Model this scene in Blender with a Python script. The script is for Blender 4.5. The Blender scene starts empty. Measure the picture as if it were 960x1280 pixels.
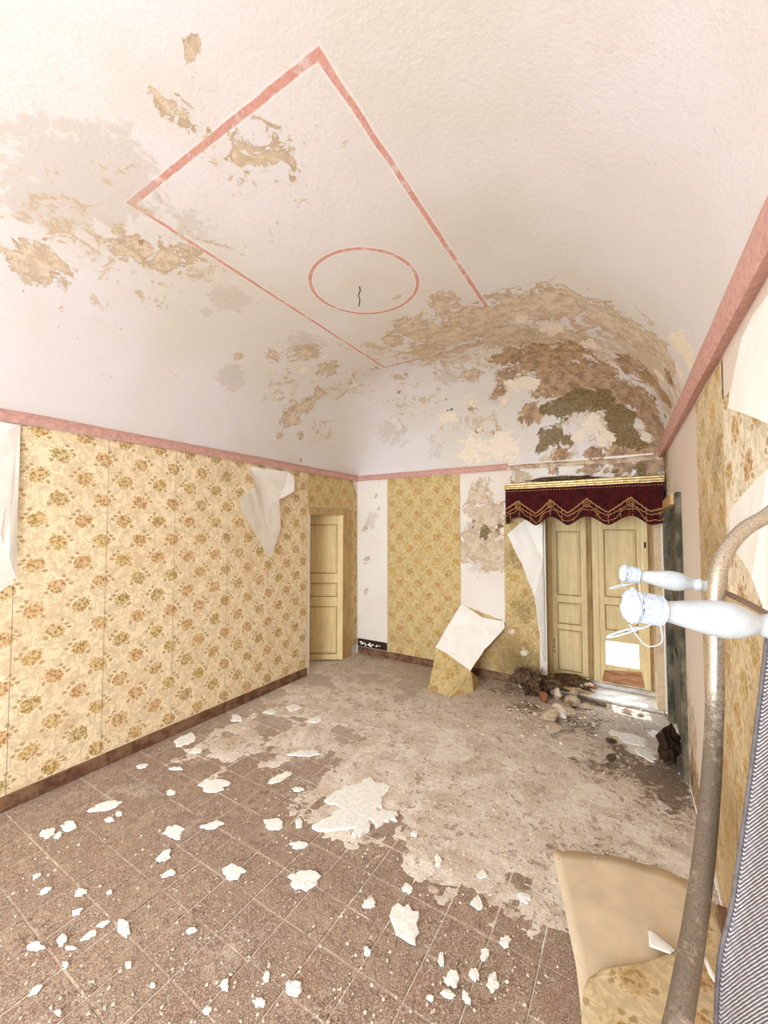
import bpy, bmesh, math, random
from mathutils import Vector, noise
from math import sin, cos, pi, sqrt, floor as mfloor
random.seed(7)
S = bpy.context.scene
C = S.collection

# ------------------------------------------------------------ camera
F, YAW, PITCH, CH = 507.6, 0.5513, 0.0406, 1.7
cam = bpy.data.cameras.new('camera')
cam.sensor_fit = 'HORIZONTAL'; cam.sensor_width = 36; cam.lens = F/960*36; cam.clip_start = 0.02
camo = bpy.data.objects.new('camera', cam); C.objects.link(camo)
camo.location = (0, 0, CH); camo.rotation_euler = (pi/2+PITCH, 0, YAW)
S.camera = camo
# ------------------------------------------------------------ sky and light
w = bpy.data.worlds.new('sky'); S.world = w; w.use_nodes = True
w.node_tree.nodes['Background'].inputs[0].default_value = (0.80, 0.90, 1.0, 1)
w.node_tree.nodes['Background'].inputs[1].default_value = 2.6
def area(name, loc, rot, sx, sy, power, col):
    l = bpy.data.lights.new(name, 'AREA'); l.shape = 'RECTANGLE'; l.size = sx; l.size_y = sy
    l.energy = power; l.color = col
    o = bpy.data.objects.new(name, l); C.objects.link(o); o.location = loc; o.rotation_euler = rot
    return o
# added area light at an invented window behind the camera, brightening the room
area('near_fill_light', (-1.5, -3.12, 1.45), (-pi/2, 0, pi), 2.9, 2.2, 270, (0.76, 0.88, 1.0))
# added fill lamp out of view, not a lamp of the room
l = bpy.data.lights.new('fill_lamp', 'POINT'); l.energy = 7; l.shadow_soft_size = 0.35; l.color = (.78, .9, 1)
lo = bpy.data.objects.new('fill_lamp', l); C.objects.link(lo); lo.location = (-1.3, -0.7, 1.5)
# low daylight behind the shutters, through the missing panel
area('balcony_daylight', (-0.15, 5.75, 1.25), (math.radians(-55), 0, 0), 1.6, 1.2, 170, (0.72, 0.85, 1.0))
sl = bpy.data.lights.new('sun', 'SUN'); sl.energy = 5; sl.color = (.86, .93, 1.0); sl.angle = .02
so = bpy.data.objects.new('sun', sl); C.objects.link(so); so.rotation_euler = (math.radians(-52), 0, math.radians(8))
S.view_settings.view_transform = 'Standard'; S.view_settings.look = 'None'
S.view_settings.exposure = 0.12; S.view_settings.gamma = 1

# ------------------------------------------------------------ room numbers
XL, YB, YN = -3.273, 4.618, -3.2
def WR(y): return 0.255 + (YB-y)*0.021          # the right wall is slightly out of true
ZC, ZH = 2.37, 3.306
fw = Vector((-sin(YAW)*cos(PITCH), cos(YAW)*cos(PITCH), sin(PITCH)))
rt = Vector((cos(YAW), sin(YAW), 0)); up = rt.cross(fw)
def ray(px, py): return fw + rt*((px-480)/F) - up*((py-640)/F)
def at(px, py, ax, val):
    d = ray(px, py); o = (0, 0, CH)[ax]; t = (val-o)/d[ax]
    return Vector((0, 0, CH)) + d*t
def atR(px, py, off=0):
    d = ray(px, py); y = 3
    for _ in range(8):
        X = WR(y)-off; y = d.y*X/d.x
    return Vector((X, y, CH+d.z*X/d.x))
def atd(px, py, t): return Vector((0, 0, CH)) + ray(px, py)*t
def fl(px, py, z=0): return at(px, py, 2, z)
def ceil_z(x, y):
    dx = min(x-XL, WR(y)-x); dy = min(YB-y, y-YN)
    a = max(0, min(1, dx/1.19)); b = max(0, min(1, dy/1.19))
    a = 1-(1-a)**2; b = 1-(1-b)**2
    return 2.42 + (ZH-2.42)*sqrt(a*b)
def atC(px, py):
    d = ray(px, py); t = 0.5
    while t < 9:
        p = Vector((0, 0, CH)) + d*t
        if p.y > YB or p.x < XL or p.z > ceil_z(p.x, p.y): return p
        t += 0.01
    return p

# ------------------------------------------------------------ object helpers
def tag(o, label=None, cat=None, group=None, kind=None):
    if label: o['label'] = label
    if cat: o['category'] = cat
    if group: o['group'] = group
    if kind: o['kind'] = kind
    return o
def link(name, me, mats=(), parent=None):
    o = bpy.data.objects.new(name, me); C.objects.link(o)
    for m in mats if isinstance(mats, (list, tuple)) else (mats,):
        me.materials.append(m)
    if parent: o.parent = parent
    return o
def mesh(name, v, f, mats=(), parent=None, smooth=False):
    me = bpy.data.meshes.new(name); me.from_pydata([tuple(a) for a in v], [], f); me.update()
    if smooth:
        for p in me.polygons: p.use_smooth = True
    return link(name, me, mats, parent)
def empty(name, loc=(0, 0, 0), rz=0, parent=None):
    o = bpy.data.objects.new(name, None); C.objects.link(o); o.location = loc; o.rotation_euler.z = rz
    o.empty_display_size = 0.1
    if parent: o.parent = parent
    return o
def box(name, x0, x1, y0, y1, z0, z1, mat, parent=None, bev=0.004, rz=None):
    bm = bmesh.new(); bmesh.ops.create_cube(bm, size=1)
    for v in bm.verts:
        v.co = Vector((x0+(v.co.x+.5)*(x1-x0), y0+(v.co.y+.5)*(y1-y0), z0+(v.co.z+.5)*(z1-z0)))
    if bev: bmesh.ops.bevel(bm, geom=bm.edges[:], offset=min(bev, .3*min(x1-x0, y1-y0, z1-z0)), segments=1, affect='EDGES')
    me = bpy.data.meshes.new(name); bm.to_mesh(me); bm.free()
    return link(name, me, mat, parent)
def bar(name, a, b, wdt, hgt, mat, parent=None, upv=(0, 0, 1), bev=.003):
    """a board from a to b, wdt across, hgt along upv"""
    a = Vector(a); b = Vector(b); d = b-a; L = d.length; d.normalize()
    upv = Vector(upv); s = d.cross(upv).normalized(); u = s.cross(d)
    o = box(name, 0, L, -wdt/2, wdt/2, -hgt/2, hgt/2, mat, parent, bev)
    for v in o.data.vertices:
        c = v.co.copy(); v.co = a + d*c.x + s*c.y + u*c.z
    return o
def tube(name, pts, rad, mat, parent=None, n=12, sm=True, caps=True):
    pts = [Vector(p) for p in pts]; R = rad if isinstance(rad, (list, tuple)) else [rad]*len(pts)
    V = []; Fc = []; prev = None
    for i, p in enumerate(pts):
        t = (pts[min(i+1, len(pts)-1)]-pts[max(i-1, 0)]).normalized()
        if prev is None:
            s = t.cross(Vector((0.3, 0.2, 1))); 
            if s.length < .05: s = t.cross(Vector((1, 0, 0)))
        else: s = prev - t*prev.dot(t)
        s.normalize(); prev = s; b = t.cross(s)
        for k in range(n):
            a = 2*pi*k/n; V.append(p + (s*cos(a)+b*sin(a))*R[i])
    for i in range(len(pts)-1):
        for k in range(n):
            Fc.append((i*n+k, i*n+(k+1) % n, (i+1)*n+(k+1) % n, (i+1)*n+k))
    if caps: Fc += [tuple(range(n))[::-1], tuple(range((len(pts)-1)*n, len(pts)*n))]
    return mesh(name, V, Fc, mat, parent, sm)
def spline(pts, k=8):
    pts = [Vector(p) for p in pts]; out = []
    P = [pts[0]*2-pts[1]] + pts + [pts[-1]*2-pts[-2]]
    for i in range(1, len(P)-2):
        a, b, c, d = P[i-1:i+3]
        for j in range(k):
            t = j/k
            out.append(.5*((2*b)+(c-a)*t+(2*a-5*b+4*c-d)*t*t+(3*b-a-3*c+d)*t**3))
    return out + [pts[-1]]
def blobs(lst, p):
    m = 0
    for c, r, s in lst:
        m = max(m, s*(1-.5*(p-c).length/r))
    return max(0, m)
def grid(name, us, vs, fn, mat, parent=None, skip=None, attrs=None, uv=None, flip=False, smooth=True):
    V = [fn(u, v) for v in vs for u in us]; n = len(us); Fc = []
    for j in range(len(vs)-1):
        for i in range(n-1):
            if skip and skip((us[i]+us[i+1])/2, (vs[j]+vs[j+1])/2): continue
            q = (j*n+i, j*n+i+1, (j+1)*n+i+1, (j+1)*n+i)
            Fc.append(q[::-1] if flip else q)
    o = mesh(name, V, Fc, mat, parent, smooth); me = o.data
    if attrs:
        for k, l in attrs.items():
            A = me.attributes.new(k, 'FLOAT', 'POINT')
            A.data.foreach_set('value', [blobs(l, Vector(p)) for p in V])
    if uv:
        L = me.uv_layers.new(name='UVMap'); cs = [uv(Vector(p)) for p in V]
        for lp in me.loops: L.data[lp.index].uv = cs[lp.vertex_index]
    return o
def rng(a, b, n, extra=()):
    l = [a+(b-a)*i/n for i in range(n+1)] + list(extra)
    l.sort(); out = [l[0]]
    for x in l[1:]:
        if x-out[-1] > 1e-4: out.append(x)
    return out

# ------------------------------------------------------------ shader helpers
class G:
    """tiny node-graph writer"""
    def __init__(s, name):
        s.m = bpy.data.materials.new(name); s.m.use_nodes = True; s.t = s.m.node_tree
        s.b = s.t.nodes['Principled BSDF']; s.b.inputs['Roughness'].default_value = .85
        s.b.inputs['Specular IOR Level'].default_value = .25
    def set(s, sock, v):
        if isinstance(v, bpy.types.NodeSocket): s.t.links.new(v, sock)
        elif isinstance(v, (tuple, list)) and len(v) == 3 and sock.type == 'RGBA': sock.default_value = (*v, 1)
        else: sock.default_value = v
    def n(s, typ, ins=None, out=0, **pr):
        nd = s.t.nodes.new(typ)
        for k, v in pr.items(): setattr(nd, k, v)
        for k, v in (ins or {}).items(): s.set(nd.inputs[k], v)
        return nd.outputs[out]
    def mt(s, op, a, b=0.0, c=0.0, clamp=False):
        return s.n('ShaderNodeMath', {0: a, 1: b, 2: c}, operation=op, use_clamp=clamp)
    def add(s, a, b): return s.mt('ADD', a, b)
    def sub(s, a, b): return s.mt('SUBTRACT', a, b)
    def mul(s, a, b): return s.mt('MULTIPLY', a, b)
    def mx(s, a, b): return s.mt('MAXIMUM', a, b)
    def inv(s, a): return s.mt('SUBTRACT', 1.0, a)
    def step(s, x, lo, hi):      # 0 below lo, 1 above hi (either order)
        return s.n('ShaderNodeMapRange', {0: x, 1: lo, 2: hi, 3: 0.0, 4: 1.0}, interpolation_type='SMOOTHSTEP') if lo < hi else \
            s.inv(s.n('ShaderNodeMapRange', {0: x, 1: hi, 2: lo, 3: 0.0, 4: 1.0}, interpolation_type='SMOOTHSTEP'))
    def mix(s, f, a, b):
        nd = s.t.nodes.new('ShaderNodeMix'); nd.data_type = 'RGBA'
        s.set(nd.inputs[0], f); s.set(nd.inputs[6], a if not isinstance(a, tuple) else (*a, 1)); s.set(nd.inputs[7], b if not isinstance(b, tuple) else (*b, 1))
        return nd.outputs[2]
    def pos(s): return s.n('ShaderNodeNewGeometry')
    def uv(s): return s.n('ShaderNodeUVMap')
    def at(s, k): return s.n('ShaderNodeAttribute', out=2, attribute_name=k)
    def noise(s, v, sc, det=4, rough=.6, dist=0.0, out=0):
        return s.n('ShaderNodeTexNoise', {'Vector': v, 'Scale': sc, 'Detail': det, 'Roughness': rough, 'Distortion': dist}, out)
    def voro(s, v, sc, out=0, feat='F1'):
        return s.n('ShaderNodeTexVoronoi', {'Vector': v, 'Scale': sc}, out, feature=feat)
    def sep(s, v):
        nd = s.t.nodes.new('ShaderNodeSeparateXYZ'); s.set(nd.inputs[0], v); return nd.outputs
    def comb(s, x, y, z=0.0): return s.n('ShaderNodeCombineXYZ', {0: x, 1: y, 2: z})
    def vadd(s, a, b): return s.n('ShaderNodeVectorMath', {0: a, 1: b}, operation='ADD')
    def vscale(s, a, k): return s.n('ShaderNodeVectorMath', {0: a, 'Scale': k}, operation='SCALE')
    def bump(s, h, st=.3, d=.01):
        s.set(s.b.inputs['Normal'], s.n('ShaderNodeBump', {'Height': h, 'Strength': st, 'Distance': d}))
    def done(s, col, rough=None, metal=None):
        s.set(s.b.inputs['Base Color'], col)
        if rough is not None: s.set(s.b.inputs['Roughness'], rough)
        if metal is not None: s.set(s.b.inputs['Metallic'], metal)
        return s.m
def c8(r, g, b):
    f = lambda x: ((x/255+.055)/1.055)**2.4 if x > 10 else x/255/12.92
    return (f(r), f(g), f(b))

def simple(name, col, rough=.8, metal=0, var=.12, sc=30, bst=.15, col2=None, grain=None):
    g = G(name); p = g.pos(); n = g.noise(p, sc, 5)
    if grain: 
        q = g.n('ShaderNodeVectorMath', {0: p, 1: grain}, operation='MULTIPLY'); n = g.mt('MULTIPLY_ADD', g.noise(q, 1.0, 5, .65), .7, g.mul(n, .3))
    d = tuple(x*(1-var*2.2) for x in col) if col2 is None else col2
    c = g.mix(g.step(n, .38, .66), col, d)
    g.bump(n, bst, .01)
    return g.done(c, rough, metal)

def wallpaper(name, base, faded=0.0, tint=(1, 1, 1)):
    g = G(name); uv = g.uv(); P = g.pos()
    wob = g.vscale(g.vadd(g.noise(uv, 26, 2, out=1), (-.5, -.5, -.5)), .030)
    q = g.vadd(uv, wob); W, H = .262, .292
    xyz = g.sep(q); u = g.mul(xyz[0], 1/W); v = g.mul(xyz[1], 1/H)
    def cell(ou, ov, k, mir):
        a = g.add(u, ou); b = g.add(v, ov)
        rnd = g.n('ShaderNodeTexWhiteNoise', {'Vector': g.comb(g.mt('FLOOR', a), g.mt('FLOOR', b), k)}, 0)
        x = g.mul(g.sub(g.mt('FRACT', a), .5), W*mir); y = g.mul(g.sub(g.mt('FRACT', b), .5), H)
        def dist(cx, cy, sx=1, sy=1):
            dx = g.mul(g.sub(x, cx), sx); dy = g.mul(g.sub(y, cy), sy)
            return g.mt('SQRT', g.add(g.mul(dx, dx), g.mul(dy, dy)))
        d = dist(0, 0); d2 = dist(-.022, .012)
        berries = g.mt('MINIMUM', g.mt('MINIMUM', dist(.052, .042, 1, 1.3), dist(.07, .016, 1, 1.3)), g.mt('MINIMUM', dist(.03, .068, 1, 1.2), dist(-.06, -.035)))
        sprig = g.mt('MINIMUM', dist(.012, .095), g.mt('MINIMUM', dist(-.035, -.075, 1, .8), dist(.05, -.06, .8, 1)))
        return g.mt('MINIMUM', d, g.add(d2, .006)), berries, sprig, rnd
    A = cell(0, 0, 1.0, 1); B = cell(.5, .5, 2.0, -1)
    fd = g.mt('MINIMUM', A[0], B[0]); bd = g.mt('MINIMUM', A[1], B[1]); sd = g.mt('MINIMUM', A[2], B[2])
    isA = g.mt('LESS_THAN', A[0], B[0]); rnd = g.add(g.mul(isA, A[3]), g.mul(g.inv(isA), B[3]))
    pet = g.voro(uv, 62); pc = g.sep(g.voro(uv, 62, 1))[0]; fine = g.noise(uv, 90, 3)
    petal = g.step(pet, .62, .40)
    core = g.mul(g.step(g.add(fd, g.mul(fine, .045)), .076, .060), g.add(.50, g.mul(petal, .50)))
    ring = g.mul(g.mul(g.step(fd, .075, .055), g.step(pet, .40, .30)), .7)
    flower = g.mx(core, ring)
    berry = g.mul(g.step(g.add(bd, g.mul(fine, .008)), .020, .014), .75)
    leaf = g.mul(g.step(g.add(sd, g.mul(fine, .02)), .040, .026), .5)
    st = g.noise(g.n('ShaderNodeVectorMath', {0: uv, 1: (1.0, .8, 1)}, operation='MULTIPLY'), 13, 2, .5, 1.2)
    stem = g.mul(g.mul(g.step(g.mt('ABSOLUTE', g.sub(st, .5)), .075, .03), g.step(fd, .05, .085)), .60)
    st2 = g.mul(g.step(g.noise(uv, 34, 3, .6), .55, .63), g.mul(g.step(fd, .05, .08), .52))
    sage = tuple(x*.72 for x in base); ghost = tuple(x*.82 for x in base)
    c = g.mix(g.mx(st2, 0.0), base, ghost)
    c = g.mix(stem, c, tuple(x*k for x, k in zip(base, (.70, .66, .60)))); c = g.mix(leaf, c, sage)
    c = g.mix(berry, c, c8(168, 138, 88))
    f1 = g.mix(g.step(rnd, .25, .5), c8(196, 160, 84), c8(200, 150, 88)); f1 = g.mix(g.step(rnd, .7, .85), f1, c8(176, 154, 84))
    f1 = g.mix(g.step(pc, .45, .9), f1, c8(160, 118, 64))
    c = g.mix(g.mul(flower, 1-faded), c, f1)
    # age: brown stains and pale scuffs
    n = g.noise(P, 5, 6, .65); n2 = g.noise(P, 40, 4, .7)
    sb = g.step(g.add(g.at('brown'), g.mul(g.sub(g.add(g.mul(n, .6), g.mul(n2, .4)), .5), .9)), .35, .75)
    c = g.mix(g.mul(sb, .72), c, c8(150, 118, 74))
    so = g.step(g.add(g.at('olive'), g.mul(g.sub(g.add(g.mul(n, .4), g.mul(n2, .6)), .5), 1.1)), .40, .75)
    c = g.mix(g.mul(so, .7), c, c8(112, 100, 62))
    sw = g.step(g.add(g.at('white'), g.mul(g.sub(n2, .5), 1.0)), .45, .6)
    c = g.mix(sw, c, c8(232, 220, 200))
    c = g.mix(g.mul(g.step(n, .42, .72), .30), c, c8(222, 180, 134)); c = g.mix(g.mul(g.step(g.noise(uv, 120, 3, .8), .52, .7), .28), c, c8(186, 150, 100))
    g.bump(g.add(g.mul(n2, .5), g.noise(P, 9, 3)), .12, .01)
    return g.done(c, .8)

def plaster(name, base, second, ceiling=False):
    g = G(name); P = g.pos()
    n = g.noise(P, 2.2, 6, .62); n2 = g.noise(P, 14, 6, .68, .4); n3 = g.noise(P, 60, 4, .7); big = g.noise(P, .8, 3)
    br = g.add(g.mul(g.noise(P, 16, 7, .7, 1.2), .40), g.mul(g.noise(P, 5.0, 7, .66, 1.6), .60))
    c = g.mix(g.step(big, .35, .65), base, second)
    c = g.mix(g.mul(g.step(n3, .52, .72), .16), c, c8(170, 152, 132))
    def msk(k, amp, lo, hi): return g.step(g.add(g.at(k), g.mul(g.sub(br, .5), amp*2.7)), lo, hi)
    if ceiling:
        x, y, z = g.sep(P)[:3]
        wob = g.mul(g.sub(g.noise(P, 7, 4), .5), .016)
        def rect(x0, x1, y0, y1, hw):
            dx = g.sub(g.mt('ABSOLUTE', g.sub(x, (x0+x1)/2)), (x1-x0)/2); dy = g.sub(g.mt('ABSOLUTE', g.sub(y, (y0+y1)/2)), (y1-y0)/2)
            return g.mt('ABSOLUTE', g.add(g.mx(dx, dy), wob))
        dr = rect(-2.085, -.876, 1.0, 3.398, .02)
        ax = g.sub(x, -1.485); ay = g.sub(y, 2.165)
        dc = g.mt('ABSOLUTE', g.add(g.sub(g.mt('SQRT', g.add(g.mul(ax, ax), g.mul(ay, ay))), .352), g.mul(wob, .5)))
        wear = g.step(g.noise(P, 9, 5, .7), .34, .48)
        nearw = g.step(y, 1.12, 1.04); half = g.add(.0120, g.mul(nearw, .003))
        line = g.mx(g.step(g.sub(dr, half), .004, -.002), g.step(dc, .0135, .0095))
        halo = g.mx(g.step(g.sub(dr, half), .014, .006), g.step(dc, .021, .015))
        c = g.mix(g.mul(halo, .45), c, c8(244, 236, 230))
        pinkc = g.mix(g.step(n3, .4, .7), c8(216, 158, 144), c8(200, 136, 120))
        c = g.mix(g.mul(line, g.add(.35, g.mul(wear, .6))), c, pinkc)
    else: line = 0.0
    # washed patches: grey, tan, brown, olive, then fresh white where the coat has fallen
    mg = msk('grey', .75, .44, .58); c = g.mix(g.mul(mg, .5), c, c8(200, 186, 172))
    mwsh = msk('wash', 1.1, .35, .75); c = g.mix(g.mul(mwsh, .55), c, c8(214, 194, 162)); mw2 = msk('wash', 1.6, .60, .68); c = g.mix(g.mul(mw2, .5), c, c8(196, 166, 130))
    mt_ = msk('tan', .9, .46, .53); mt2 = msk('tan', .9, .60, .66)
    tanc = g.mix(g.step(n2, .42, .62), c8(222, 202, 174), c8(196, 168, 136))
    c = g.mix(g.mul(mt_, .85), c, tanc)
    edge = g.mul(mt_, g.inv(mt2)); c = g.mix(g.mul(edge, .35), c, c8(164, 134, 100))
    mb = msk('brown', .9, .46, .56)
    bc = g.mix(g.step(n2, .40, .62), c8(186, 148, 108), c8(132, 96, 64)); bc = g.mix(g.mul(g.step(n3, .5, .66), .5), bc, c8(214, 190, 154))
    c = g.mix(g.mul(mb, .88), c, bc)
    mo = msk('olive', .6, .46, .54)
    oc = g.mix(g.step(n3, .40, .62), c8(104, 86, 50), c8(148, 126, 84))
    c = g.mix(g.mul(mo, .92), c, oc)
    mw = msk('white', 1.0, .46, .50)
    c = g.mix(mw, c, g.mix(g.step(n3, .45, .7), c8(242, 228, 208), c8(226, 202, 172)))
    md = msk('dark', .8, .47, .53); c = g.mix(g.mul(md, .9), c, g.mix(g.step(n3, .45, .6), c8(84, 66, 48), c8(138, 118, 92)))
    h = g.add(g.mul(n2, .35), g.mul(n3, .18)); h = g.sub(h, g.mul(mt_, .25)); h = g.sub(h, g.mul(mb, .3)); h = g.add(h, g.mul(mw, .3)); h = g.sub(h, g.mul(mo, .2))
    g.bump(h, .35, .012)
    return g.done(c, .92)

def tile_mat():
    g = G('floor_tile'); P = g.pos(); x, y, z = g.sep(P)[:3]
    s = .1965
    fx = g.mt('FRACT', g.mul(g.add(x, 1.335), 1/(2*s))); fy = g.mt('FRACT', g.mul(g.sub(y, 1.14), 1/(2*s)))
    n = g.noise(P, 3, 5, .65); n2 = g.noise(P, 22, 5, .7); sp = g.noise(P, 190, 2, .8)
    c = g.mix(g.step(n, .38, .62), c8(172, 146, 124), c8(142, 114, 94))
    c = g.mix(g.mul(g.step(n2, .48, .62), .65), c, c8(108, 80, 64)); c = g.mix(g.mul(g.step(g.noise(P, 6, 4, .6), .5, .7), .5), c, c8(160, 116, 96))
    # quarter rings and corner ornament of the cement-tile pattern
    ax = g.sub(g.mt('ABSOLUTE', g.sub(fx, .5)), .5); ay = g.sub(g.mt('ABSOLUTE', g.sub(fy, .5)), .5)
    r = g.mt('SQRT', g.add(g.mul(ax, ax), g.mul(ay, ay)))
    ang = g.mt('ARCTAN2', ay, ax); pet = g.mul(g.mt('COSINE', g.mul(ang, 8.0)), .035)
    orn = g.step(g.mt('ABSOLUTE', g.sub(g.add(r, pet), .17)), .028, .012)
    orn = g.mx(orn, g.step(g.mt('ABSOLUTE', g.sub(r, .07)), .02, .008))
    orn = g.mul(orn, g.step(n2, .40, .56))
    c = g.mix(g.mul(orn, .7), c, c8(112, 84, 66))
    # trodden dust
    d = g.at('dust'); far = g.step(y, 1.7, 3.2)
    dd = g.step(g.add(g.mul(n, .55), g.add(g.mul(n2, .45), g.mul(far, .16))), .50, .66)
    c = g.mix(g.mul(dd, .7), c, c8(212, 196, 178)); c = g.mix(g.mul(g.step(g.noise(P, 48, 5, .75), .56, .66), .6), c, c8(214, 196, 178)); c = g.mix(g.mul(g.step(g.noise(P, 38, 5, .75, .5), .56, .66), .55), c, c8(96, 72, 58))
    c = g.mix(g.mul(g.step(sp, .52, .62), .6), c, c8(228, 212, 194)); c = g.mix(g.mul(g.step(sp, .46, .36), .6), c, c8(92, 70, 56))
    g.bump(g.add(g.mul(n2, .6), g.mul(sp, .3)), .3, .006)
    return g.done(c, .75)

M = {}
M['paper'] = wallpaper('floral_wallpaper', c8(252, 231, 192))
M['paper_back'] = wallpaper('aged_floral_wallpaper', c8(218, 194, 138))
M['paper_right'] = wallpaper('dirty_floral_wallpaper', c8(230, 208, 166), .1)
M['paper_fresh'] = wallpaper('clean_floral_wallpaper', c8(248, 234, 206))
M['backing'] = simple('wallpaper_backing', c8(254, 248, 238), .85, var=.03, sc=8, bst=.12)
M['backing_tan'] = simple('yellowed_wallpaper_backing', c8(236, 214, 182), .85, var=.06, sc=5, bst=.2)
M['ceiling'] = plaster('ceiling_plaster', c8(229, 221, 220), c8(221, 212, 200), True)
M['wall'] = plaster('bare_wall_plaster', c8(244, 236, 226), c8(236, 224, 210))
M['pinkwall'] = plaster('pinkish_wall_plaster', c8(236, 220, 204), c8(228, 210, 192))
M['tile'] = tile_mat()
M['tanplaster'] = simple('tan_plaster', c8(226, 200, 164), .9, sc=12, col2=c8(206, 178, 140))
M['mortar'] = simple('tile_mortar', c8(236, 222, 204), .95, var=.15, sc=60)
M['pink'] = simple('pink_painted_moulding', c8(216, 166, 152), .8, var=.10, sc=40, bst=.1)
M['base'] = simple('brown_skirting', c8(138, 104, 78), .6, var=.25, sc=14, col2=c8(98, 66, 48))
M['cream'] = simple('cream_door_paint', c8(236, 210, 152), .55, var=.07, sc=6, bst=.1, grain=(30, 30, 4))
M['oldcream'] = simple('weathered_cream_paint', c8(236, 212, 158), .6, sc=5, bst=.2, col2=c8(216, 192, 144), grain=(26, 26, 3))
M['oldwood'] = simple('bare_weathered_wood', c8(190, 156, 108), .8, sc=5, bst=.3, col2=c8(134, 102, 66), grain=(40, 40, 3))
M['dirtywood'] = simple('dirt_stained_wood', c8(196, 146, 104), .8, sc=5, bst=.3, col2=c8(140, 92, 60), grain=(5, 30, 30))
M['casing'] = simple('ochre_door_casing', c8(206, 172, 118), .6, sc=6, bst=.15, col2=c8(174, 140, 90), grain=(26, 26, 4))
M['darkdoor'] = simple('blackened_green_door', c8(62, 58, 44), .7, sc=9, bst=.5, col2=c8(132, 122, 100), grain=(16, 16, 5))
M['darkgap'] = simple('dark_wood_and_gap_shade', c8(60, 42, 28), .9)  # dark brown for old wood, also the painted shade beside the cream door
M['plaster_chip'] = simple('plaster_chip', c8(255, 252, 244), .9, var=.05, sc=50, bst=.3)
M['crumb'] = simple('dusty_crumb', c8(236, 222, 200), .95, var=.12, sc=9, bst=.2)
M['stone'] = simple('rubble_plaster_stone', c8(222, 202, 174), .95, sc=14, bst=.6, col2=c8(170, 142, 112))
M['brick'] = simple('broken_brick', c8(168, 112, 78), .95, sc=20, bst=.6, col2=c8(128, 78, 54))
M['twig'] = simple('dead_twig', c8(96, 70, 46), .9, sc=60, bst=.4)
M['debris'] = simple('dark_wet_debris', c8(74, 54, 38), .8, sc=24, bst=.8, col2=c8(124, 98, 72))
M['black'] = simple('black_cable', (.01, .01, .01), .5)
M['gold'] = simple('gilt_moulding', c8(226, 204, 150), .4, .4, sc=30, bst=.1, col2=c8(186, 156, 98))
M['braid'] = simple('gold_braid', c8(206, 160, 104), .6, .2, sc=160, bst=.6, col2=c8(128, 74, 46))
def velvet():
    g = G('maroon_velvet'); P = g.pos(); n = g.noise(P, 18, 4)
    c = g.mix(g.step(n, .4, .65), c8(74, 10, 12), c8(44, 4, 8))
    g.set(g.b.inputs['Sheen Weight'], .25); g.bump(g.noise(P, 220, 2), .2, .003)
    return g.done(c, .95)
M['velvet'] = velvet()
def brocade():
    g = G('brocade_band'); P = g.pos(); v = g.voro(P, 40, 0, 'DISTANCE_TO_EDGE'); n = g.noise(P, 70, 4, .6, 1.5)
    c = g.mix(g.step(n, .46, .56), c8(84, 12, 14), c8(128, 44, 30))
    c = g.mix(g.mul(g.step(v, .10, .04), g.step(n, .40, .52)), c, c8(206, 160, 108))
    g.bump(n, .5, .004)
    return g.done(c, .8)
M['brocade'] = brocade()
def steel():
    g = G('worn_steel_tube'); P = g.pos(); z = g.sep(P)[2]; n = g.noise(P, 30, 6, .75); n2 = g.noise(P, 400, 3, .7)
    rust = g.step(g.add(n, g.mul(g.step(z, 1.58, 1.28), .38)), .60, .84)
    c = g.mix(g.step(n2, .4, .6), c8(206, 194, 176), c8(176, 160, 138))
    c = g.mix(g.mul(rust, .85), c, c8(84, 66, 47)); c = g.mix(g.mul(g.step(n2, .58, .7), .5), c, c8(58, 42, 28))
    g.bump(g.add(g.mul(n, .3), g.mul(n2, .5)), .2, .002)
    g.set(g.b.inputs['Specular IOR Level'], .5)
    return g.done(c, g.add(.32, g.mul(rust, .3)), g.sub(.72, g.mul(rust, .5)))
M['steel'] = steel()
def spindle_mat():
    g = G('milky_white_plastic'); P = g.pos(); n = g.noise(P, 60, 4)
    g.set(g.b.inputs['Subsurface Weight'], .3); g.set(g.b.inputs['Subsurface Radius'], (.02, .02, .02)); g.b.inputs['Subsurface Scale'].default_value = .3
    g.set(g.b.inputs['Specular IOR Level'], .5); g.bump(n, .08, .003)
    return g.done(g.mix(g.step(n, .4, .7), c8(190, 195, 198), c8(178, 182, 184)), .28)
M['spindle'] = spindle_mat()
M['string'] = simple('white_string', c8(200, 210, 220), .8, var=.04, sc=200, bst=.4)
M['blackmetal'] = simple('grey_brown_rod', c8(150, 124, 104), .45, .4, sc=80)
def mesh_fab():
    g = G('ribbed_grey_fabric'); uv = g.uv(); x, y = g.sep(uv)[:2]
    n = g.noise(uv, 40, 4)
    ph = g.add(g.sub(g.mul(x, 1000), g.mul(y, 1300)), g.mul(n, 2))
    rib = g.add(.5, g.mul(.5, g.mt('SINE', ph)))
    cr = g.add(.5, g.mul(.5, g.mt('SINE', g.sub(g.mul(x, 1500), g.mul(y, 900)))))
    h = g.mul(rib, g.add(.6, g.mul(cr, .4)))
    c = g.mix(g.step(h, .15, .6), c8(84, 78, 78), c8(178, 170, 168))
    c = g.mix(g.mul(g.step(n, .5, .7), .3), c, c8(140, 130, 134))
    g.bump(h, .8, .002)
    return g.done(c, .8)
M['fabric'] = mesh_fab()
M['hem'] = simple('dark_fabric_hem', c8(104, 98, 98), .85, sc=120, bst=.3)
def slab_mat():
    g = G('threshold_stone'); P = g.pos(); n = g.noise(P, 9, 5, .65)
    c = g.mix(g.step(n, .4, .65), c8(226, 222, 216), c8(196, 182, 164)); g.bump(n, .15, .006)
    return g.done(c, .35)
M['slab'] = slab_mat()
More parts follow.
